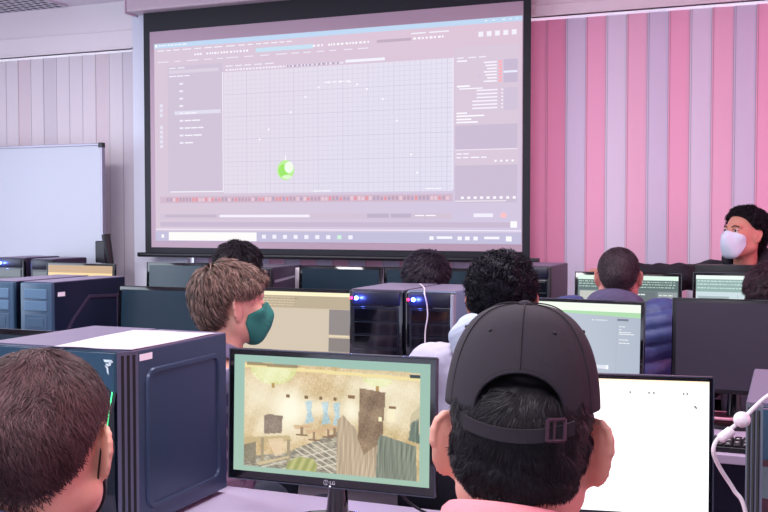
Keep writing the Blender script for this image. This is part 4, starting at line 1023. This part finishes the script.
        obj('hood', np_mesh('hood', gv, gf), mat('hood_%d_%d' % (hoodcol or cl['col'])[:2], hoodcol or cl['col'], .85, bump=.2, bscale=300, noise=.1, nscale=80), t)
    # face mask with ear loops
    if mask:
        G = Field([axis(H[i] - .15, H[i] + .15, [(H[i] - .15, H[i] + .15, min(res, .004))], .01) for i in range(3)])
        mo_ = .0055
        G.ell(hp(0, .012, -.012), (.068 * s, .080 * s, .080 * s), R, k=0, off=mo_); G.ell(hp(0, .045, -.045), (.050 * s, .046 * s, .052 * s), R, k=.03, off=mo_); G.ell(hp(0, .066, -.088), (.024 * s, .022 * s, .018 * s), R, k=.03, off=mo_)
        for q in (-1, 1): G.cone(hp(q * .056, -.004, -.052), hp(q * .024, .066, -.090), .016 * s, .014 * s, k=.03, off=mo_); G.ell(hp(q * .040, .066, -.012), (.020 * s, .018 * s, .018 * s), R, k=.02, off=mo_)
        G.cone(hp(0, .088, .020), hp(0, .112, -.026), .008 * s, .015 * s, k=.03, off=mo_); G.ell(hp(0, .075, -.055), (.034 * s, .040 * s, .030 * s), R, k=.03, off=mo_)
        X, Y, Z = G.grid(); hx, hy, hz_ = [((X - H[0]) * R[0, i] + (Y - H[1]) * R[1, i] + (Z - H[2]) * R[2, i]) / s for i in range(3)]
        reg = np.maximum(np.maximum(.012 + mask.get('in', 0) + .35 * np.abs(hz_ + .045) - hy, hz_ + .012 - .40 * (hy - .05)), -.118 - hz_)
        G.V = np.maximum(G.V, reg.astype(np.float32)); mv, mf = G.mesh()
        mo = obj('face_mask', np_mesh('face_mask', mv, mf), mat('mask_%d_%d' % mask['col'][:2], mask['col'], .75, bump=.15, bscale=120), t)
        for q in (-1, 1):
            lp = [hp(q * .060, .032, -.015), hp(q * .0745, .012, .012), hp(q * .078, -.002, .026), hp(q * .079, -.010, .010), hp(q * .077, -.012, -.012), hp(q * .072, -.004, -.034), hp(q * .060, .026, -.068)]
            b = MB(); b.tube(spline(lp, 5), .0013, 6); b.build('ear_loop', mat('mask_loop_%d' % mask.get('loop', (20, 20, 24))[0], mask.get('loop', (20, 20, 24)), .7), mo)
    if face:
        for q in (-1, 1):
            b = MB(); b.ball((0, 0, 0), .0118 * s, 20); eo = b.build('eye', mat('eye_white', (226, 218, 214), .2), t, True); eo.location = hp(q * .031, .0815, .0125)
            b = MB(); b.ball((0, 0, 0), (.0058 * s, .0022, .0058 * s), 16); io = b.build('iris', mat('iris_dark', (34, 22, 18), .15), eo, True); Rm = Matrix([list(r_) for r_ in R]); io.rotation_euler = Rm.to_euler(); io.location = Vector((R @ np.array([-.002, .0112, .000]) * s))
            b = MB(); b.tube(spline([hp(q * .014, .0985, .030), hp(q * .030, .0955, .0365), hp(q * .047, .083, .032)], 4), [.0022] * 9, 6); b.build('eyebrow', mat('brow', (30, 22, 22), .9), t, True)
            b = MB(); b.tube(spline([hp(q * .017, .0925, .0135), hp(q * .031, .0965, .0195), hp(q * .045, .0845, .014)], 4), [.0012] * 9, 6); b.build('upper_eyelid', mat('lash', (40, 26, 26), .9), t, True)
    if cap: make_cap(t, H, R, s, hp, cap)
    if chair:
        ch = thing('stool' if 'stool' in chair else 'office_chair', chair, 'stool' if 'stool' in chair else 'chair', root, -by)
        zs = seat - .02
        MB().box(-.21, .21, -.27, .17, zs - .05, zs, .02, 3).build('seat', M_chair, ch, True)
        if chair is not True and 'stool' in chair: stool = True
        else: stool = False
        if not stool: MB().box(-.19, .19, -.31, -.285, zs + .16, zs + .42, .01, 3).build('backrest', M_chair, ch, True)
        if not stool: MB().tube([(0, -.298, zs + .3), (0, -.31, zs + .05), (0, -.2, zs - .06), (0, -.05, zs - .06)], .014, 8).build('backrest_bar', M_black, ch, True)
        MB().tube([(0, -.05, zs - .05), (0, -.05, .09)], [.03, .03], 12).build('column', M_chrome, ch, True)
        for k in range(5):
            a = math.radians(72 * k + 90); lg = MB().tube([(0, -.05, .10), (.24 * math.cos(a), -.05 + .24 * math.sin(a), .065)], [.022, .014], 8).build('leg', M_black, ch, True)
            MB().ball((.24 * math.cos(a), -.05 + .24 * math.sin(a), .028), (.02, .026, .027), 12).build('caster', M_black, lg, True)
    return t

def make_cap(t, H, R, s, hp, cap):
    n, m = 96, 30; V, K = [], []; c = np.array([0, -.014, .030]); w = MB()
    rx, ry, rz = .0885, .110, .141; arch_w, arch_h = .60, .046
    zb0 = .026
    def prof(phi, t_):
        # phi 0 = back (-y); boundary height
        d = abs((phi + math.pi) % math.tau - math.pi); zb = .018 + .004 * math.cos(phi)
        if d < arch_w: zb += arch_h * math.sqrt(max(0, 1 - (d / arch_w) ** 2))
        lim = math.acos(max(-1, min(1, zb / rz)))
        th = lim * t_; rr = math.sin(th) ** .68 if th < math.pi / 2 else math.sin(th)
        sq = 1 + .006 * math.cos(6 * phi) * (0)
        p = c + np.array([rx * rr * math.sin(phi), -ry * rr * math.cos(phi), rz * math.cos(th) ** .80 if th < math.pi / 2 else rz * math.cos(th)])
        return p
    # panel crown: one ring of vertices per latitude, dense columns near the arch ends
    phis = [math.tau * k / n for k in range(n)]
    for e in (arch_w, -arch_w):
        j = min(range(n), key=lambda i: abs(((phis[i] - e) + math.pi) % math.tau - math.pi)); phis[j] = e % math.tau
    vs = [hp(*prof(0, 0))]
    for i in range(1, m + 1):
        for ph in phis: vs.append(hp(*prof(ph, i / m)))
    F = [[0, 1 + k, 1 + (k + 1) % n] for k in range(n)]
    for i in range(m - 1):
        for k in range(n): a = 1 + i * n + k; b = 1 + i * n + (k + 1) % n; F.append([a, a + n, b + n, b])
    me = bpy.data.meshes.new('cap'); me.from_pydata([tuple(v) for v in vs], [], F)
    for p in me.polygons: p.use_smooth = True
    cm = mat('cap_cotton', cap, .92, noise=.08, nscale=120, bump=.12, bscale=700)
    co = obj('cap', me, cm, t); so = co.modifiers.new('t', 'SOLIDIFY'); so.thickness = .003; so.offset = 1
    # stitched seams along the panel joints and edge binding of the arch
    sd = mat('cap_seam', tuple(int(v * .82) for v in cap), .95)
    b = MB()
    for k in range(6):
        ph = math.pi * k / 3
        b.tube([Vector(hp(*(prof(ph, i / 24) + (prof(ph, i / 24) - c) * .032))) for i in range(0, 25)], .0008, 5)
    b.build('seam', sd, co, True)
    b = MB(); pts = []
    for k in range(-24, 25):
        ph = arch_w * math.sin(k / 24 * math.pi / 2); p = prof(ph, 1); pts.append(Vector(hp(*(p + (p - c) * .014))))
    b.tube(pts, .0024, 6); b.build('arch_binding', cm, co, True)
    b = MB()
    for k in (1, 5, 3): pass
    for ph in (math.pi / 6 * 1.1, -math.pi / 6 * 1.1, math.pi / 2, -math.pi / 2):
        p = prof(ph, .50); b = MB(); b.ball(hp(*(p + (p - c) * .022)), .0024, 10); b.build('eyelet', M_slot, co, True)
    b = MB(); top = prof(0, 0); b.ball(hp(*(top + np.array([0, 0, .003]))), (.009, .009, .005), 16); b.build('button', cm, co, True)
    # adjustment strap with buckle
    b = MB(); bm = b.bm; prev = None
    for k in range(-20, 21):
        u = k / 20; ph = arch_w * 1.12 * u
        q_ = np.array([rx * 1.0 * math.sin(ph), -ry * 1.0 * math.cos(ph), 0]) * 1.0 + c; sag = -.008 * (1 - u * u)
        o = np.array([math.sin(ph), -math.cos(ph), 0])
        ring = [bm.verts.new(hp(*(q_ + o * a_ + np.array([0, 0, z_ + sag])))) for a_, z_ in ((.0060, .013), (.0090, .013), (.0095, .028), (.0065, .028))]
        if prev:
            for i in range(4): bm.faces.new((prev[i], prev[(i + 1) % 4], ring[(i + 1) % 4], ring[i]))
        else: bm.faces.new(ring)
        prev = ring
    bm.faces.new(prev[::-1]); st = b.build('strap', cm, co, True)
    b = MB(); ph = arch_w * .70; o = np.array([math.sin(ph), -math.cos(ph), 0]); tt = np.array([math.cos(ph), math.sin(ph), 0])
    q_ = c + np.array([rx * math.sin(ph), -ry * math.cos(ph), 0]) + o * .0110; zc_ = .0205
    cn = [(-.010, -.012), (.010, -.012), (.010, .011), (-.010, .011)]
    pt = [Vector(hp(*(q_ + tt * a_ + np.array([0, 0, zc_ + b_])))) for a_, b_ in cn]
    for i in range(4): b.tube([pt[i], pt[(i + 1) % 4]], .0021, 8)
    mid = Vector(hp(*(q_ + tt * -.002 + np.array([0, 0, zc_ - .012])))), Vector(hp(*(q_ + tt * -.002 + np.array([0, 0, zc_ + .011])))); b.tube(list(mid), .0016, 8)
    b.build('buckle', mat('antique_metal', (96, 70, 84), .35, metal=.7), st, True)
    # visor at the front
    b = MB(); bm = b.bm; rows = []
    for i in range(9):
        u = -1 + i / 4; row = []
        for j in range(5):
            v_ = j / 4; ph = math.pi + u * .95 * (1 - .0 * v_); base = c + np.array([rx * 1.0 * math.sin(ph), -ry * math.cos(ph), -.004])
            ext = .07 * v_ * math.sqrt(max(0, 1 - u * u * .92)); row.append(bm.verts.new(hp(*(base + np.array([0, ext, -.25 * ext - .014 * u * u * v_])))))
        rows.append(row)
    for i in range(8):
        for j in range(4): bm.faces.new((rows[i][j], rows[i + 1][j], rows[i + 1][j + 1], rows[i][j + 1]))
    vo = b.build('visor', cm, co, True); so = vo.modifiers.new('t', 'SOLIDIFY'); so.thickness = .004

DARKB = (34, 28, 32)
# man in cap
person('person in a dark baseball cap with strap and buckle, seen from behind in the foreground', P(521, 448, 1.20), -12, skin=(224, 164, 146),
       hair=dict(col=(30, 27, 31), vol=.006, back=.001, n=26000, len=.022, width=.0011, lift=.003, nape=-.036, seg=4, swirl=.15, clump=45, var=.45, amp=.0015, freq=70, res=.003, fade=.012, taper=False),
       top=dict(col=(232, 150, 170), name='shirt', neck=.0), res=.003, ear_s=1.22, ear_out=.45, scale=1.0, cap=(38, 33, 42), roll=1.5, collar=dict(col=(244, 150, 160), z=1.46 - .284 * 1.105, r=.072, th=.012), neck_r=.060,
       chair='dark office chair of the person in the baseball cap, below the frame')
# boy at left
person('person with short brown hair and black face mask at the lower left', P(42.5, 450, 1.40), -17, skin=(232, 172, 150),
       hair=dict(col=(84, 60, 62), vol=.0, n=42000, len=.022, width=.0010, lift=.005, nape=-.070, seg=4, swirl=.5, clump=40, var=.4, fade=.06, cg=.022, crown=(-.02, -.03, .13)),
       top=dict(col=(44, 46, 86), neck=.0), res=.003, ear_s=1.0, ear_out=.2, scale=1.13, mask=dict(col=(22, 22, 28)), collar=dict(col=(52, 54, 98), z=1.46 - .287 * 1.31, r=.074), neck_r=.058,
       chair='dark office chair of the person with short brown hair, below the frame', body_yaw=10)
# youth with longer brown hair and green mask
person('person with longer brown hair and a green face mask, plaid shirt, turned to the right', P(232, 307, 2.95), 45, skin=(226, 170, 150),
       hair=dict(col=(112, 88, 80), vol=.012, n=15000, len=.042, width=.0030, lift=.004, nape=-.066, seg=5, swirl=.35, clump=28, var=.5, amp=.003, freq=55, fringe=True, fade=.004, taper=False, crown=(-.02, -.05, .13), bias=(0, .3, 0)),
       top=dict(col=(116, 106, 138), plaid=(206, 196, 214)), res=.004, scale=.96, ear_s=1.15, ear_out=.35, mask=dict(col=(38, 120, 110), **{'in': .012}), collar=dict(col=(120, 110, 142), z=1.115, r=.07), body_yaw=16,
       chair='dark stool under the person with the green mask')
# curly hair
person('person with dark curly hair in a pale grey hoodie, seen from behind in the middle', P(502, 303, 2.85), -12, skin=(206, 142, 124),
       hair=dict(col=(26, 25, 36), vol=.009, n=9500, len=.028, width=.0034, lift=.006, nape=-.048, seg=8, curl=13., curlr=.0052, swirl=.3, clump=60, var=.6, amp=.006, freq=75, fade=.004),
       top=dict(col=(178, 174, 196), name='hoodie', off=.022, neck=.0), hood=1.158, shoulder_dz=.03, hoodcol=(180, 190, 210), ear_s=1.15, ear_out=.35, res=.0045, scale=1.0, build=1.08, chair='dark office chair of the person in the grey hoodie')
# puffer jacket
person('person with cropped hair in a navy quilted puffer jacket facing the lit monitor', P(618.5, 279, 3.93), -9, skin=(206, 140, 132),
       hair=dict(col=(66, 54, 62), vol=.0, n=16000, len=.012, width=.002, lift=.004, nape=-.085, seg=3, var=.5, fade=.05, cg=.02, crown=(.0, -.04, .12)),
       top=dict(col=(56, 68, 120), name='puffer_jacket', off=.042, neck=.03, rough=.5), hood=1.145, shoulder_dz=.05, hoodcol=(78, 72, 104), puff=True, res=.0055, build=1.08, scale=1.0, ear_out=.15, chair='dark stool under the person in the puffer jacket')
# dark head behind the two LED towers
person('person with straight dark hair behind the two towers with blue lights', P(426.5, 285, 4.30), -14, skin=(214, 150, 136),
       hair=dict(col=(40, 34, 46), vol=.016, n=9000, len=.035, width=.003, lift=.006, nape=-.075, seg=4, swirl=.5, clump=45, var=.5, amp=.004, freq=60, fade=.004),
       top=dict(col=(48, 44, 66)), res=.006, scale=1.0, head_fwd=.04, chair='dark stool under the person behind the two lit towers')
# head at the back below the projection
person('person with tousled dark hair in the back row, just above the brown-haired youth', P(240, 274, 4.62), 0, skin=(222, 150, 150),
       hair=dict(col=(34, 28, 36), vol=.016, n=8000, len=.045, width=.003, lift=.007, nape=-.07, seg=4, swirl=.5, clump=35, var=.4, amp=.006, freq=45, fade=.004),
       top=dict(col=(60, 52, 76)), res=.006, scale=1.0, chair='dark stool under the person with tousled dark hair')
# head cropped at the right edge
person('person with dark reddish hair cropped by the right frame edge', P(771, 301, 3.78), -8, skin=(206, 140, 130),
       hair=dict(col=(52, 32, 42), vol=.016, n=9000, len=.035, width=.003, lift=.005, nape=-.07, seg=4, swirl=.4, clump=45, var=.5, amp=.003, freq=60, fade=.004),
       top=dict(col=(60, 44, 66)), res=.006, scale=1.0, chair='dark stool under the person cropped by the right frame edge')
# masked man at the right
ta = P(743.5, 236, 4.55)
person('person in black jacket and white face mask at the far right, one arm stretched out', ta, -140, skin=(206, 142, 122), body_yaw=-168, pitch=8,
       hair=dict(col=(30, 26, 34), vol=.009, n=9000, len=.020, width=.0028, lift=.006, nape=-.06, seg=6, curl=8., curlr=.004, swirl=.3, clump=60, var=.5, amp=.005, freq=75, fade=.004, front=.022),
       top=dict(col=(26, 26, 36), name='jacket', off=.016, highcollar=.065), res=.0045, scale=.96, seat=.60, shoulder_dz=.035, face=True, mask=dict(col=(214, 222, 242), loop=(238, 232, 240), **{'in': .033}), hood=float(ta[2]) - .085, hoodcol=(24, 24, 34),
       arms={1: (P(680, 277, 4.62), P(619, 271, 4.70)), -1: (P(800, 300, 4.35), P(792, 318, 4.25))}, collar=dict(col=(120, 26, 44), z=ta[2] - .125, r=.062, th=.006, h=.02), neck_r=.05,
       chair='dark stool under the masked person at the far right')

# ================================================================== SMALL THINGS
# white cable with its ferrite and clip in front of the right tower
pts = [P(700 + 46, 514, 1.50), P(734, 490, 1.50), P(720, 468, 1.49), P(713.5, 452, 1.48), P(717, 440, 1.48), P(728, 431, 1.48), P(742, 420, 1.47), P(754, 408, 1.47), P(768, 396, 1.46), P(792, 384, 1.45)]
uc = thing('white_cable', 'white cable with two white connectors hanging at the right edge in front of the tower', 'cable', pts[3])
o = Vector([float(v) for v in pts[3]]); lp = [Vector([float(v) for v in p]) - o for p in pts]
pre = [Vector(lp[0]) + Vector((.03, .03, -.35)), Vector(lp[0]) + Vector((.02, .02, -.15))]
post = [Vector(lp[-1]) + Vector((.12, .08, .0)), Vector([float(v) for v in P(880, 372, 1.55)]) - o + Vector((0, 0, 0))]
MB().tube(spline(pre + lp + post, 8), .0032, 10).build('cord', M_white, uc, True)
def along(a, b, r, nm, ex=1.):
    A, B = Vector([float(v) for v in a]) - o, Vector([float(v) for v in b]) - o
    MB().tube([A + (B - A) * t_ for t_ in (0, .08, .12, .88, .92, 1)], [r * .6, r * .8, r, r, r * .8, r * .6], 14).build(nm, M_white, uc, True)
along(P(719, 440, 1.478), P(733, 429.5, 1.476), .0075, 'connector_sleeve')
d_ = MB(); c_ = Vector([float(v) for v in P(742, 419.5, 1.468)]) - o
d_.ball(c_, (.0125, .012, .0118), 18); d_.build('cable_plug', M_white, uc, True)
# thin pale cable over the LED tower
c = [(4e-3 + x_, y_, z_) for x_, y_, z_ in ()]
A = [P(417, 276, 3.95), P(424, 283.5, 3.75), P(426, 289.5, 3.60), P(424.5, 293, 3.585), P(427, 305, 3.58), P(427.5, 317, 3.58), P(425.5, 330, 3.58), P(425, 346, 3.58), P(426, 380, 3.58)]
A = [np.array(v) for v in A]; zt_ = z + 0.0
ltop = LT.location.z + (zt_ - .741) * 0
A2 = []
ztop = [o_ for o_ in LT.children if o_.name.startswith('top_panel')][0]
zz = LT.location.z + max(v.co.z for v in ztop.data.vertices) + .003
yf = LT.location.y - .016
for i, (px, py) in enumerate(((420, 284), (423, 286.5), (424.5, 289))):
    p = PZ(px, py, zz); p[1] = min(max(p[1], yf), yf + .42); A2.append(p)
xs_ = [(424.5, 293), (427, 305), (427.5, 317), (425.5, 330), (425, 346)]
for px, py in xs_: A2.append(PY(px, py, yf))
A2.append(PY(424, 420, yf)); e = A2[-1].copy(); e[2] = .745; A2.append(e)
tag(MB().tube(spline(A2, 6), .0026, 8).build('thin_cable', mat('pale_cable', (206, 196, 204), .5), None, True), 'thin pale cable hanging down the front of the right LED-lit tower', 'cable')

# keyboard on the middle row desk at the right
kb0 = PZ(733, 431, .75)
kb = thing('keyboard', 'black keyboard with pale key marks on the middle row desk at the right', 'keyboard', (kb0[0], D2Y0 + .10, .741))
MB().box(-.22, .22, -.07, .07, 0, .018, .004).build('body', M_black, kb)
ks = MB(); mk = MB()
for r in range(5):
    for c_ in range(17):
        x = -.205 + c_ * .0256; y = -.058 + r * .026; ks.box(x - .0108, x + .0108, y - .011, y + .011, .018, .026, .002, 1)
        if (r + c_) % 2 == 0: mk.box(x - .005, x + .004, y - .001, y + .006, .0261, .0265)
ks.build('keys', M_black, kb); mk.build('key_legends', M_white, kb)
dz = PZ(727, 417, .745)
dish = thing('oval_tray', 'dark red oval tray with a pink rim behind the keyboard at the right', 'tray', (dz[0], dz[1] - .12, .741))
b = MB(); N = 36
ro = [((.105) * math.cos(a), .06 * math.sin(a)) for a in [k * math.tau / N for k in range(N)]]
b.prism([(x * .88, y * .88) for x, y in ro], .004, .034, 'z'); b.build('inner_dish', mat('dark_red', (78, 26, 44), .4), dish)
b = MB(); b.tube([(x, y, .03) for x, y in ro] + [(ro[0][0], ro[0][1], .03)], .0055, 8, cap=False); b.build('rim', mat('pink_rim', (214, 150, 172), .4), dish, True)
b = MB(); b.prism([(x * .6, y * .6) for x, y in ro], 0, .006, 'z'); b.build('foot', M_black, dish)
# cable bundle and mouse-like clutter under the game monitor
lc = Vector(LGM.location)
tag(MB().tube(spline([lc + Vector((.03, .09, .16)), lc + Vector((.08, .15, .10)), lc + Vector((.14, .17, .03)), lc + Vector((.24, .14, .01)), lc + Vector((.34, .1, .006))], 8), .0035, 8).build('power_cable', M_black, None, True), 'black cable looping behind the stand of the game-picture monitor', 'cable')
# white box/paper behind the purple tower
bx0 = PY(296.5, 268, 4.6)
tag(MB().box(bx0[0] - .02, bx0[0] + .02, 4.62, 4.66, .741, bx0[2], .003).build('white_carton', M_white), 'narrow white carton standing between the purple tower and the teal-sheen monitor', 'carton')

print('SCENE OK')
